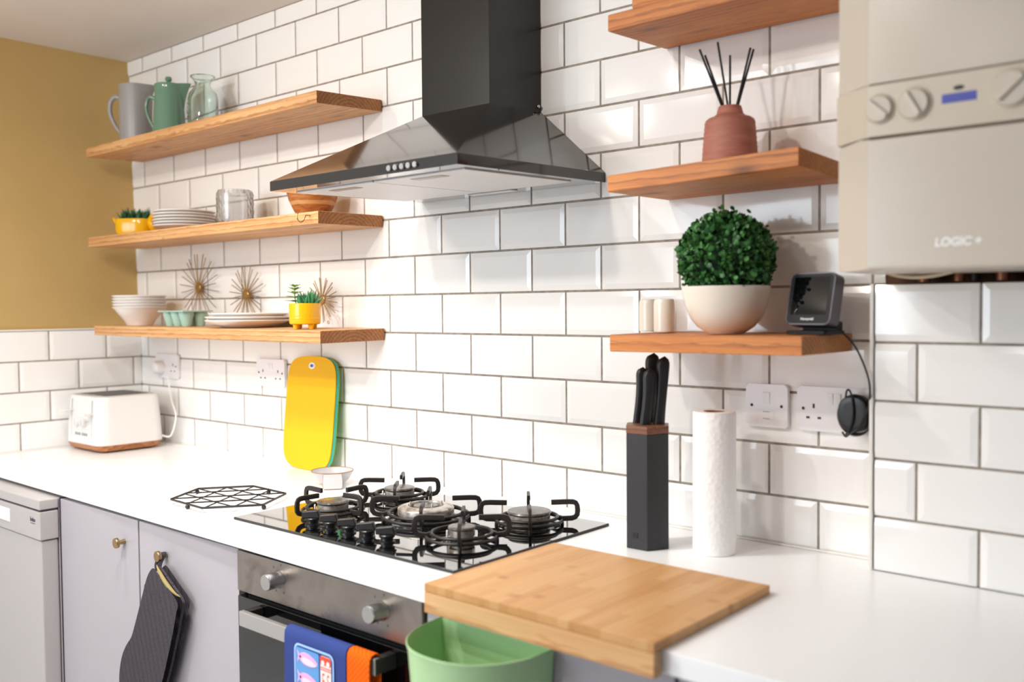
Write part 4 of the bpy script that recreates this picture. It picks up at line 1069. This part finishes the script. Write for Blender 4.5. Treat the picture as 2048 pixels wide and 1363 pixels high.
mb.tube(smooth_path([(0.026, -0.026, -0.006), (0.012, -0.033, -0.024), (-0.004, -0.034, -0.036), (-0.012, -0.030, -0.041), (-0.020, -0.024, -0.034)], 6), 0.0018, 8)
XA = (2.6905, -0.012, 1.18)
cord = [(2.7000, -0.043, 1.1500), (2.7147, -0.045, 1.1786), (2.7246, -0.055, 1.1980), (2.7345, -0.075, 1.2240), (2.7322, -0.077, 1.2502), (2.7195, -0.078, 1.2848), (2.7059, -0.082, 1.3110), (2.6894, -0.090, 1.3298), (2.6760, -0.092, 1.3335)]
mb.tube(smooth_path([(a - XA[0], b - XA[1], c - XA[2]) for a, b, c in cord], 8), 0.0018, 8)
mb.build('cord', ['knob_black'], t)

# ------------------------------------------------------------------ boiler
t = thing('wall_boiler', 'cream-white gas boiler with dials and a blue display', 'boiler', (0, 0, 0))
bz0, bz1 = 1.4285, 2.13; bx0, bx1, byb, byf = 2.7485, 3.145, -0.006, -0.306
def bprof(grow=0.0):
    return [(bx0 - grow, byb), (bx0 - grow, -0.252), (bx0 + 0.004 - grow, -0.262 - grow), (bx0 + 0.060, byf + 0.006 - grow), (bx0 + 0.066, byf - grow), (bx1 - 0.066, byf - grow), (bx1 - 0.060, byf + 0.006 - grow), (bx1 - 0.004 + grow, -0.262 - grow), (bx1 + grow, -0.252), (bx1 + grow, byb)]
ZB0, ZB1 = 1.6255, 1.7025
def slab(name, z0, z1, grow, m, parent, bev=0.003):
    mb = MB(); mb.prism(bprof(grow), z1 - z0, 0, bev, 2, X=T(0, 0, z0)); return mb.build(name, [m], parent, angle=25)
slab('lower_door', bz0, ZB0 - 0.0012, 0.0, 'boiler', t, 0.007)
slab('upper_cover', ZB1 + 0.001, bz1, 0.0, 'boiler', t, 0.004)
pan = slab('control_panel', ZB0 + 0.0003, ZB1, 0.0022, 'boiler_band', t, 0.003)
for kx, kz, kr, ang in ((2.8325, 1.6655, 0.0195, -0.75), (2.8820, 1.6660, 0.0215, -1.05), (3.0095, 1.6690, 0.0240, 0.75)):
    X = T(kx, byf - 0.0022, kz) @ FRONT
    mb = MB(); mb.lathe([(kr * 0.92, 0), (kr * 1.16, 0), (kr * 1.16, 0.0015), (kr * 1.08, 0.0025), (kr * 0.98, 0.0015), (kr * 0.92, 0)], seg=40, X=X); bz_ = mb.build('dial_surround', ['boiler_band'], pan)
    mb = MB(); mb.lathe([(0, 0), (kr, 0), (kr * 0.98, 0.006), (kr * 0.90, 0.0075), (0, 0.0075)], seg=40, X=X)
    mb.box(-kr * 0.9, kr * 0.9, -0.0032, 0.0032, 0.0070, 0.0125, 0, 0.0012, 2, X @ RZ(ang)); mb.build('dial', ['boiler'], pan)
mb = MB(); mb.box(2.9195, 2.9655, byf - 0.0030, byf - 0.001, 1.6605, 1.6735, 0, 0.0005); mb.build('display', ['display_blue'], pan)
mb = MB(); mb.lathe([(0, 0), (0.0075, 0), (0.007, 0.001), (0, 0.0012)], seg=24, X=T(2.9420, byf - 0.0022, 1.6805) @ FRONT @ Matrix.Diagonal((1, 0.45, 1, 1))); mb.build('indicator', ['dark'], pan)
text('model_lettering', 'LOGIC +', 0.0165, T(2.942, byf - 0.0003, 1.4655) @ FRONT, 'lettering_white', t, 0.0004, bold=0.0007, shear=0.15, widthx=0.98)
for px, py, r_, mm in ((2.812, -0.034, 0.011, 'copper'), (2.868, -0.034, 0.0095, 'copper'), (2.893, -0.038, 0.006, 'dark'), (2.935, -0.034, 0.011, 'copper'), (2.978, -0.036, 0.009, 'dark'), (3.03, -0.034, 0.011, 'copper')):
    mb = MB(); mb.tube([(px, py, 1.4290), (px, py, 1.4160)], r_, 16); mb.build('pipe', [mm], t)
mb = MB(); mb.tube(smooth_path([(2.775, -0.10, 1.4300), (2.790, -0.10, 1.4255), (2.815, -0.10, 1.4225), (2.845, -0.10, 1.4240), (2.875, -0.10, 1.4300)], 6), 0.0030, 10); mb.build('hose', ['hose'], t)
mb = MB(); mb.box(2.985, 3.02, -0.062, -0.040, 1.4170, 1.4286, 0, 0.003); mb.build('valve', ['valve_blue'], t)

# ------------------------------------------------------------------ things on the worktop
# toaster
t = thing('toaster', 'white four-slot toaster with wooden base in the worktop corner', 'toaster', (0.198, -0.178, WT))
TW, TD, TH = 0.255, 0.232, 0.185        # width (x), depth (y), height
def tl(w, d, r, z): return [(p[0], p[1], z) for p in rrect(w, d, r, 8)]
mb = MB(); mb.loft([tl(TW - 0.035, TD - 0.035, 0.03, 0.004), tl(TW - 0.016, TD - 0.016, 0.034, 0.008), tl(TW + 0.002, TD + 0.002, 0.038, 0.0255)]); mb.build('wooden_base', ['wood_base'], t)
for sx in (-1, 1):
    for sy in (-1, 1):
        mb = MB(); mb.lathe([(0, 0), (0.010, 0), (0.010, 0.005), (0, 0.005)], (sx * 0.085, sy * 0.075, 0), 20); mb.build('rubber_foot', ['dark'], t)
mb = MB()
mb.loft([tl(TW, TD, 0.038, 0.0255), tl(TW + 0.002, TD + 0.002, 0.038, 0.030), tl(TW - 0.004, TD - 0.004, 0.038, 0.10), tl(TW - 0.014, TD - 0.014, 0.038, TH - 0.010), tl(TW - 0.020, TD - 0.020, 0.036, TH - 0.003), tl(TW - 0.028, TD - 0.028, 0.033, TH)])
mb.build('body', ['toaster_white'], t)
mb = MB(); mb.prism(rrect(TW - 0.045, TD - 0.045, 0.022), 0.0012, X=T(0, 0, TH)); mb.build('top_plate', ['steel_light'], t)
for k in range(4):
    mb = MB(); xx = -0.072 + k * 0.048; mb.box(xx - 0.0145, xx + 0.0145, -0.075, 0.078, TH + 0.0010, TH + 0.0018); mb.build('bread_slot', ['dark'], t)
fy = -TD / 2 + 0.0020
for sx, lz in ((-0.072, 0.135), (0.072, 0.128)):
    mb = MB(); mb.hexa([(sx - 0.0013, fy - 0.0022, 0.050), (sx + 0.0013, fy - 0.0022, 0.050), (sx + 0.0013, fy + 0.02, 0.050), (sx - 0.0013, fy + 0.02, 0.050), (sx - 0.0013, fy + 0.0030, 0.172), (sx + 0.0013, fy + 0.0030, 0.172), (sx + 0.0013, fy + 0.02, 0.172), (sx - 0.0013, fy + 0.02, 0.172)]); mb.build('lever_slot', ['print_grey' if False else 'lines_grey'], t)
    mb = MB(); mb.box(sx - 0.019, sx + 0.019, fy - 0.034, fy - 0.012, lz - 0.0045, lz + 0.0035, 0, 0.003, 3); mb.box(sx - 0.004, sx + 0.004, fy - 0.016, fy + 0.004, lz - 0.003, lz + 0.002); mb.build('lever', ['toaster_white'], t)
for sx in (-0.024, 0.024):
    mb = MB(); mb.lathe([(0, -0.004), (0.0150, -0.004), (0.0150, 0.010), (0.0138, 0.012), (0, 0.012)], seg=32, X=T(sx, fy, 0.098) @ FRONT); mb.box(-0.002, 0.002, -0.012, 0.012, 0.012, 0.0175, 0, 0.001, 2, T(sx, fy, 0.098) @ FRONT); mb.build('browning_dial', ['toaster_white'], t)
    for q in range(3):
        mb = MB(); mb.lathe([(0, -0.004), (0.0050, -0.004), (0.0050, 0.002), (0.004, 0.003), (0, 0.003)], seg=20, X=T(sx + (q - 1) * 0.014, fy - 0.001, 0.058) @ FRONT); mb.build('push_button', ['lines_grey'], t)
mb = MB()
cord = [(0.328, -0.075, 0.955), (0.338, -0.060, 0.958), (0.345, -0.040, 0.985), (0.335, -0.030, 1.020), (0.305, -0.026, 1.060), (0.292, -0.026, 1.100), (0.290, -0.030, 1.140), (0.290, -0.033, 1.150)]
cord[0] = (0.300, -0.070, 0.950); cord[1] = (0.330, -0.050, 0.945)
mb.tube(smooth_path([(a - 0.198, b + 0.178, c - WT) for a, b, c in cord], 8), 0.0030, 10); cd = mb.build('power_cord', ['plastic_white'], t)
pq = (0.2130 - 0.198, -0.0112 + 0.178, 1.176 - WT)

# plug (belongs to the toaster's cord)
mb = MB(); L = []
for d, k in ((0.0, 1.0), (0.012, 1.0), (0.024, 0.90), (0.030, 0.70), (0.032, 0.4)):
    L.append([(0.0225 * k * math.cos(a), -d, 0.0245 * k * math.sin(a)) for a in [2 * PI * i / 36 for i in range(36)]])
mb.loft(L, X=T(*pq)); mb.build('plug', ['plastic_white'], cd)

# wire trivet
t = thing('wire_trivet', 'black wire hexagonal trivet on the worktop left of the hob', 'trivet', (1.311, -0.4455, WT), (0, 0, math.radians(-2.5)))
R = 0.151; zt = 0.0120; V = [(R * math.cos(k * PI / 3), 0.86 * R * math.sin(k * PI / 3)) for k in range(6)]
def lerp(a, b, q): return (a[0] + (b[0] - a[0]) * q, a[1] + (b[1] - a[1]) * q)
mb = MB(); mb.tube([(*lerp(V[k], V[(k + 1) % 6], q), zt) for k in range(6) for q in (0.02, 0.5, 0.98)], 0.0027, 8, 0, True); mb.build('frame', ['black_wire'], t)
mb = MB()
for k in range(3):
    a0, a1, b1, b0 = V[k], V[(k + 1) % 6], V[(k + 4) % 6], V[(k + 3) % 6]; pm, qm = V[(k + 2) % 6], V[(k + 5) % 6]
    dz = 0.0016 * (k - 1)
    for s0, s1 in ((lerp(pm, a1, 0.5), lerp(qm, a0, 0.5)), (pm, qm), (lerp(pm, b0, 0.5), lerp(qm, b1, 0.5))):
        mb.tube([(*s0, zt + dz), (*s1, zt + dz)], 0.0016, 7)
mb.build('lattice', ['black_wire'], t)
for k, f in ((3, 0.04), (4, 0.55), (0, 0.04), (1, 0.52)):
    c = lerp(V[k], V[(k + 1) % 6], f); mb = MB(); mb.sphere((c[0], c[1], 0.0056), 0.0056, 16); mb.tube([(c[0], c[1], 0.008), (c[0], c[1], zt)], 0.002, 8); mb.build('ball_foot', ['black_wire'], t)

# two flexible chopping boards leaning on the tiles
def board_shape(w, h, r): 
    pts = []
    n = 12
    k = [(w / 2, 0.06), (w / 2, h - 0.075)]
    out = smooth_path([(-w * 0.30, 0.006), (0, 0.0), (w * 0.30, 0.006), (w * 0.455, 0.032), (w * 0.497, 0.085), (w * 0.5, h * 0.5), (w * 0.497, h - 0.080), (w * 0.455, h - 0.030), (w * 0.30, h - 0.006), (0, h), (-w * 0.30, h - 0.006), (-w * 0.455, h - 0.030), (-w * 0.497, h - 0.080), (-w * 0.5, h * 0.5), (-w * 0.497, 0.085), (-w * 0.455, 0.032)], 6, True)
    return [(p[0], p[1]) for p in [(q[0], q[1]) for q in [tuple(v) for v in out]]]
def smooth2(pts): return pts
lean = math.atan2(0.034, 0.328)
def lean_X(yb): return T(0, yb, 0) @ RX(-lean) @ FRONT
BP = [(p[0], p[1]) for p in board_shape(0.230, 0.331, 0.05)]
t = thing('chopping_board', 'bright yellow rounded chopping board leaning on the tiles, in front', 'chopping board', (1.0865, 0, WT), group='flexible chopping boards leaning on the tiles')
mb = MB(); mb.prism(BP, 0.0035, 0, 0.0010, 2, X=lean_X(-0.0480) @ T(0, 0.0005, 0)); mb.build('board', ['yellow_board'], t)
mb = MB(); ov = [(0.0145 * math.cos(a), 0.0095 * math.sin(a)) for a in [2 * PI * i / 32 for i in range(32)]]
mb.prism(ov, 0.0006, 0, X=lean_X(-0.0480) @ T(0.0, 0.303, 0.0036)); mb.prism([(x * 0.62, y * 0.5) for x, y in ov], 0.0004, 1, X=lean_X(-0.0480) @ T(0.0, 0.303, 0.0043)); mb.prism([(x * 0.16, y * 0.5) for x, y in ov], 0.0003, 2, X=lean_X(-0.0480) @ T(0.0, 0.303, 0.0048))
mb.build('oval_badge', ['lettering_white', 'print_sky', 'lettering_dark'], t)
t = thing('chopping_board', 'green chopping board with teal edge hidden behind the yellow one', 'chopping board', (1.0945, 0, WT), group='flexible chopping boards leaning on the tiles')
mb = MB(); mb.prism(BP, 0.0032, 0, 0.0008, 2, X=lean_X(-0.0435) @ T(0, 0.0005, 0)); mb.build('board', ['green_board'], t)
mb = MB(); mb.prism(BP, 0.0008, 0, 0.0002, 1, X=lean_X(-0.0435) @ T(0, 0.0005, 0.0033)); mb.build('front_layer', ['teal_edge'], t)

# spoon-rest dish
t = thing('spoon_rest', 'small white dish with folded-down tab handle behind the hob', 'dish', (1.328, -0.142, WT), (0, 0, math.radians(-38)))
mb = MB(); mb.lathe([(0, 0), (0.026, 0), (0.029, 0.0015), (0.043, 0.013), (0.053, 0.027), (0.0565, 0.036), (0.0548, 0.0368), (0.050, 0.027), (0.039, 0.0145), (0.026, 0.005), (0, 0.0045)], (0, 0, 0), 56); mb.build('bowl', ['speckled_china'], t)
mb = MB(); mb.torus((0, 0, 0.0366), 0.0557, 0.0014, 56, 6); mb.build('rim_line', ['dish_rim'], t)
mb = MB(); L = []
L_ = ((0.052, 0.0330, 0.021), (0.060, 0.0345, 0.0225), (0.069, 0.0290, 0.024), (0.077, 0.0170, 0.025), (0.083, 0.0060, 0.0245), (0.086, 0.0012, 0.022))
for rr, zz, w in ((0.040, 0.0225, 0.020),) + L_:
    L.append([(rr, w * q, zz) for q in (-1, -0.5, 0, 0.5, 1)] + [(rr + 0.003, w * q, zz + 0.0022) for q in (1, 0.5, 0, -0.5, -1)])
mb.loft(L); tb = mb.build('tab_handle', ['speckled_china'], t)
mb = MB(); mb.tube([(rr + 0.001, w * sg, zz + 0.001) for sg, seq in ((-1, L_), (1, L_[::-1])) for rr, zz, w in seq], 0.0014, 6); mb.build('edge_line', ['dish_rim'], tb)

# knife block and knives
t = thing('knife_block', 'black hexagonal knife block with walnut lid beside paper roll', 'knife block', (2.3365, -0.1675, WT), (0, 0, math.radians(2)))
hexp = lambda r: [(r * math.cos(PI / 3 * k), r * math.sin(PI / 3 * k)) for k in range(6)]
mb = MB(); mb.prism(hexp(0.0465), 0.2235, 0, 0.0015, 2, bev_sides=True); mb.build('body', ['knife_block'], t)
mb = MB(); mb.prism(hexp(0.0470), 0.0148, 0, 0.001, 2, X=T(0, 0, 0.2236), bev_sides=True); mb.build('lid', ['wood_block'], t)
mb = MB(); mb.box(-0.010, 0.002, -0.0412, -0.0402, 0.022, 0.032, 0, 0.0003); mb.build('embossed_mark', ['knife_handle'], t)
def knife(dx, dy, h, w, th, yaw, lab, lean_=0.0):
    mb = MB(); L = []; n = 22
    for i in range(n + 1):
        q = i / n; z = h * q
        ww = w * (0.84 - 0.10 * math.sin(q * PI) + 0.22 * q * q); off = 0.0055 * math.sin((q - 0.25) * 2.2)
        k = 1.0 if q < 0.84 else math.sqrt(max(0.0, 1 - ((q - 0.84) / 0.16) ** 2)) * 0.94 + 0.06
        tt = th * (0.82 + 0.18 * q) * (1.0 if q < 0.9 else math.sqrt(max(0.0, 1 - ((q - 0.90) / 0.10) ** 2)) * 0.9 + 0.1)
        L.append([(off + (1 - k) * ww * 0.12 + ww / 2 * k * math.copysign(abs(math.cos(a)) ** 0.75, math.cos(a)), tt / 2 * math.copysign(abs(math.sin(a)) ** 0.75, math.sin(a)), z) for a in [2 * PI * j / 24 for j in range(24)]])
    mb.loft(L)
    o = mb.build('kitchen_knife', ['knife_handle'], None, (2.3365 + dx, -0.1675 + dy, WT + 0.2386), rot=(0, lean_, yaw))
    tag(o, lab, 'knife', 'black-handled knives in the block')
knife(-0.0245, 0.0075, 0.110, 0.0225, 0.018, 0.75, 'shortest black-handled knife at the left of the knife block')
knife(-0.0120, 0.0265, 0.137, 0.0290, 0.019, 0.75, 'tallest black-handled knife at the back of the knife block')
knife(0.0040, -0.0090, 0.108, 0.0255, 0.019, 0.75, 'black-handled knife in the middle front of the knife block')
knife(0.0215, 0.0130, 0.132, 0.0260, 0.019, 0.75, 'black-handled knife at the right of the knife block')

# kitchen roll
t = thing('paper_towel_roll', 'white embossed paper towel roll standing on the worktop', 'paper towel roll', (2.4605, -0.1285, WT))
mb = MB(); mb.lathe([(0.0205, 0.0005), (0.0395, 0.0005), (0.0405, 0.003), (0.0408, 0.14), (0.0402, 0.265), (0.0392, 0.2685), (0.0205, 0.2685), (0.0205, 0.0005)], (0, 0, 0), 64); mb.build('paper', ['paper'], t)
mb = MB(); mb.lathe([(0.0175, 0.0005), (0.0203, 0.0005), (0.0203, 0.2680), (0.0175, 0.2680), (0.0175, 0.0005)], (0, 0, 0), 40); mb.build('cardboard_core', ['cardboard'], t)

# bamboo board with a lip over the worktop edge
t = thing('bamboo_board', 'large bamboo worktop cutting board with lip hooked over the front edge', 'cutting board', (2.4385, -0.4855, WT))
mb = MB(); mb.box(-0.2225, 0.2225, -0.171, 0.176, 0.0003, 0.0150, 0, 0.0012); mb.build('board', ['bamboo'], t)
mb = MB(); mb.box(-0.2225, 0.2225, -0.1715, -0.1520, -0.0340, -0.0002, 0, 0.0012); mb.build('front_lip', ['bamboo_edge'], t)

# green caddy
t = thing('food_waste_caddy', 'pale green D-shaped food waste bin hanging on a cabinet door', 'bin', (2.326, -0.603, 0.853))
def dshape(hw, dp, z, y0=0.0, e=2.3):
    P = []
    n = 36
    for i in range(n + 1):
        a = PI * i / n; c, s_ = math.cos(a), math.sin(a)
        P.append((-hw * math.copysign(abs(c) ** (2 / e), c), -y0 - dp * abs(s_) ** (2 / e), z))
    for i in range(1, 8): P.append((hw - 2 * hw * i / 8, -y0, z))
    return P
mb = MB(); HW, DP = 0.122, 0.150
mb.loft([dshape(HW * 0.86, DP * 0.84, -0.215, 0.001), dshape(HW * 0.89, DP * 0.88, -0.208, 0.001), dshape(HW * 0.985, DP * 0.98, -0.012, 0.001), dshape(HW * 1.0, DP * 1.0, -0.004, 0.001), dshape(HW * 1.0, DP * 1.0, 0.0, 0.001), dshape(HW * 0.985, DP * 0.985, 0.0008, 0.0025), dshape(HW * 0.968, DP * 0.965, -0.003, 0.0045), dshape(HW * 0.95, DP * 0.95, -0.03, 0.005), dshape(HW * 0.86, DP * 0.85, -0.200, 0.005)])
mb.build('tub', ['green_bin'], t, angle=50)
mb = MB()
for px, py in ((-0.01, -0.055), (0.012, -0.050), (0.0, -0.072)): mb.lathe([(0, -0.2085), (0.0055, -0.2085), (0.005, -0.205), (0, -0.204)], (px, py, 0.008), 16)
mb.build('highlight_dots', ['lettering_white'], t)  # white dots on the tub floor, painted in as highlights
mb = MB(); mb.box(-0.05, 0.05, -0.0012, 0.0022, -0.055, -0.012, 0, 0.0005); mb.build('hook_plate', ['green_bin'], t)

# oven mitt
t = thing('oven_mitt', 'charcoal quilted oven mitt hanging from a brass cabinet knob', 'oven mitt', (1.288, -0.612, 0.806))
MX, MZ = 1.288, 0.806
out = [(1.290, 0.776), (1.276, 0.758), (1.264, 0.735), (1.247, 0.700), (1.231, 0.668), (1.213, 0.632), (1.196, 0.602), (1.170, 0.576), (1.150, 0.548), (1.138, 0.518), (1.132, 0.486), (1.136, 0.448), (1.155, 0.410), (1.188, 0.385), (1.225, 0.380), (1.258, 0.394), (1.282, 0.425), (1.300, 0.462), (1.322, 0.505), (1.346, 0.552), (1.368, 0.605), (1.388, 0.655), (1.404, 0.702), (1.412, 0.722), (1.404, 0.733), (1.385, 0.745), (1.355, 0.762), (1.322, 0.782), (1.306, 0.787)]
out = [(p[0], p[1]) for p in smooth_path([(a - MX, c - MZ, 0) for a, c in out], 3, True)]
b = bmesh.new(); vv = [b.verts.new((x, 0, z)) for x, z in out]; f = b.faces.new(vv)
cur = [f]
for th_, dp in ((0.0015, 0.0035), (0.003, 0.0035), (0.006, 0.0030), (0.010, 0.0022)):
    r = bmesh.ops.inset_region(b, faces=cur, thickness=th_, depth=0.0, use_even_offset=True)
    for v in {v for q in cur for v in q.verts}: v.co.y -= dp
front_v = [(v.co.x, v.co.y, v.co.z) for v in b.verts]; b.verts.index_update(); front_f = [[v.index for v in q.verts] for q in b.faces]; b.free()
mb = MB(); mb.add(front_v, front_f, 0, T(0, -0.0195, 0)); mb.add([(x, -y, z) for x, y, z in front_v], [q[::-1] for q in front_f], 0, T(0, -0.0135, 0))
nO = len(out)
mb.add([(x, -0.0195, z) for x, z in out] + [(x, -0.0135, z) for x, z in out], [(i, (i + 1) % nO, nO + (i + 1) % nO, nO + i) for i in range(nO)], 0)
mb.build('mitt_body', ['quilt'], t, angle=70)
mb = MB(); e = smooth_path([(1.300 - MX, -0.0215, 0.7865 - MZ), (1.325 - MX, -0.0285, 0.7770 - MZ), (1.355 - MX, -0.0300, 0.7575 - MZ), (1.385 - MX, -0.0275, 0.7400 - MZ), (1.402 - MX, -0.0215, 0.7320 - MZ)], 5)
mb.tube(e, [0.0006 + 0.0042 * math.sin(PI * i / (len(e) - 1)) for i in range(len(e))], 10, 0, X=T(0, 0.002, 0.004)); mb.build('lining', ['lining'], t)
mb = MB(); lp = smooth_path([(1.300 - MX, -0.0185, 0.777 - MZ), (1.293 - MX, -0.0175, 0.795 - MZ), (1.280 - MX, -0.0120, 0.8065 - MZ), (1.283 - MX, -0.0090, 0.8150 - MZ), (1.292 - MX, -0.0090, 0.8155 - MZ), (1.300 - MX, -0.0120, 0.805 - MZ), (1.310 - MX, -0.0165, 0.790 - MZ), (1.312 - MX, -0.0175, 0.778 - MZ)], 5)
lp2 = []
a_ = [(0.010, -0.0165, -0.030), (0.0, -0.0120, -0.016), (-0.0064, -0.0020, -0.003), (-0.0058, 0.0030, 0.0042), (0.0, 0.0036, 0.0072), (0.0062, 0.0030, 0.0042), (0.0080, -0.0020, -0.004), (0.0125, -0.0120, -0.016), (0.018, -0.0165, -0.028)]
mb.bar(smooth_path(a_, 5), (0.15, 1, 0), 0.0110, 0.0024); mb.build('hanging_loop', ['quilt_plain'], t)
mb = MB(); mb.hexa([(-0.058, -0.0175, -0.098), (-0.040, -0.0175, -0.092), (-0.040, -0.0165, -0.092), (-0.058, -0.0165, -0.098), (-0.050, -0.0175, -0.073), (-0.032, -0.0175, -0.067), (-0.032, -0.0165, -0.067), (-0.050, -0.0165, -0.073)]); mb.build('label_tag', ['dark'], t)

# ------------------------------------------------------------------ light
w = bpy.data.worlds.new('world'); sc.world = w; w.use_nodes = True
bg = w.node_tree.nodes['Background']; bg.inputs['Color'].default_value = (0.80, 0.90, 1.0, 1); bg.inputs['Strength'].default_value = 1.0
def area(name, loc, target, sx, sy, power, col, spread=PI):
    l = bpy.data.lights.new(name, 'AREA'); l.shape = 'RECTANGLE'; l.size = sx; l.size_y = sy; l.energy = power; l.color = col; l.spread = spread
    o = bpy.data.objects.new(name, l); C.objects.link(o); o.location = loc
    d = Vector(target) - Vector(loc); o.rotation_euler = d.to_track_quat('-Z', 'Y').to_euler(); return o
area('window_daylight', ((WX0 + WX1) / 2, WY - 0.22, 1.62), ((WX0 + WX1) / 2 + 0.2, 0, 1.45), WX1 - WX0 - 0.1, 1.05, 34, (0.80, 0.90, 1.0))
for lx, ly, pw, sp in ((1.05, -0.90, 4.5, 2.2), (1.70, -1.00, 7.5, 2.2), (1.40, -1.60, 11.5, PI), (2.40, -1.60, 2.0, PI), (2.40, -2.50, 2.0, PI)):
    t = thing('ceiling_downlight', 'small round chrome-rimmed downlight recessed in the ceiling', 'ceiling light', (lx, ly, CEIL), group='ceiling downlights')
    mb = MB(); mb.lathe([(0.036, -0.004), (0.046, -0.004), (0.048, -0.001), (0.048, 0.0), (0.036, 0.0), (0.036, -0.004)], (0, 0, 0), 32); mb.build('bezel', ['chrome'], t)
    l = bpy.data.lights.new('downlight', 'AREA'); l.shape = 'DISK'; l.size = 0.07; l.energy = pw; l.spread = sp; l.color = (1.0, 0.985, 0.955)
    o = bpy.data.objects.new('downlight', l); C.objects.link(o); o.parent = t; o.location = (0, 0, -0.006)

for lx, ly, pw, tg in ((0.95, -1.85, 2.6, (1.20, 0, 1.62)), (2.02, -1.85, 4.6, (1.66, 0, 1.58))):  # unseen lamps added to brighten and warm the upper wall
    t = thing('added_wall_light', 'added unseen spot lamp on the ceiling, brightening the upper wall', 'ceiling light', (lx, ly, CEIL), group='added wall fill lamps')
    d = (Vector(tg) - Vector((lx, ly, CEIL - 0.05))).normalized(); q = d.to_track_quat('-Z', 'Y').to_matrix().to_4x4()
    mb = MB(); mb.lathe([(0.012, 0), (0.030, 0), (0.030, -0.006), (0.012, -0.006), (0.012, 0)]); mb.tube([(0, 0, -0.003), (0, 0, -0.045)], 0.006, 10); mb.build('mount', ['chrome'], t)
    mb = MB(); mb.lathe([(0, 0.05), (0.06, 0.05), (0.078, -0.028), (0.074, -0.028), (0.056, 0.02), (0, 0.02)], (0, 0, 0), 28, X=T(0, 0, -0.05) @ q); mb.build('lamp_head', ['chrome'], t)
    l = bpy.data.lights.new('wall_fill_lamp', 'AREA'); l.shape = 'DISK'; l.size = 0.09; l.energy = pw; l.spread = 2.3; l.color = (1.0, 0.92, 0.82)
    o = bpy.data.objects.new('wall_fill_lamp', l); C.objects.link(o); o.parent = t; o.matrix_local = T(0, 0, -0.05) @ q @ T(0, 0, -0.030)

sc.view_settings.view_transform = 'Standard'; sc.view_settings.look = 'None'; sc.view_settings.gamma = 1.0; sc.view_settings.use_curve_mapping = False
sc.view_settings.exposure = 0.24
sc.cycles.use_denoising = True
sc.cycles.max_bounces = 10; sc.cycles.diffuse_bounces = 5; sc.cycles.glossy_bounces = 5; sc.cycles.transmission_bounces = 8; sc.cycles.transparent_max_bounces = 8
sc.cycles.caustics_reflective = False; sc.cycles.caustics_refractive = False; sc.cycles.sample_clamp_indirect = 6.0
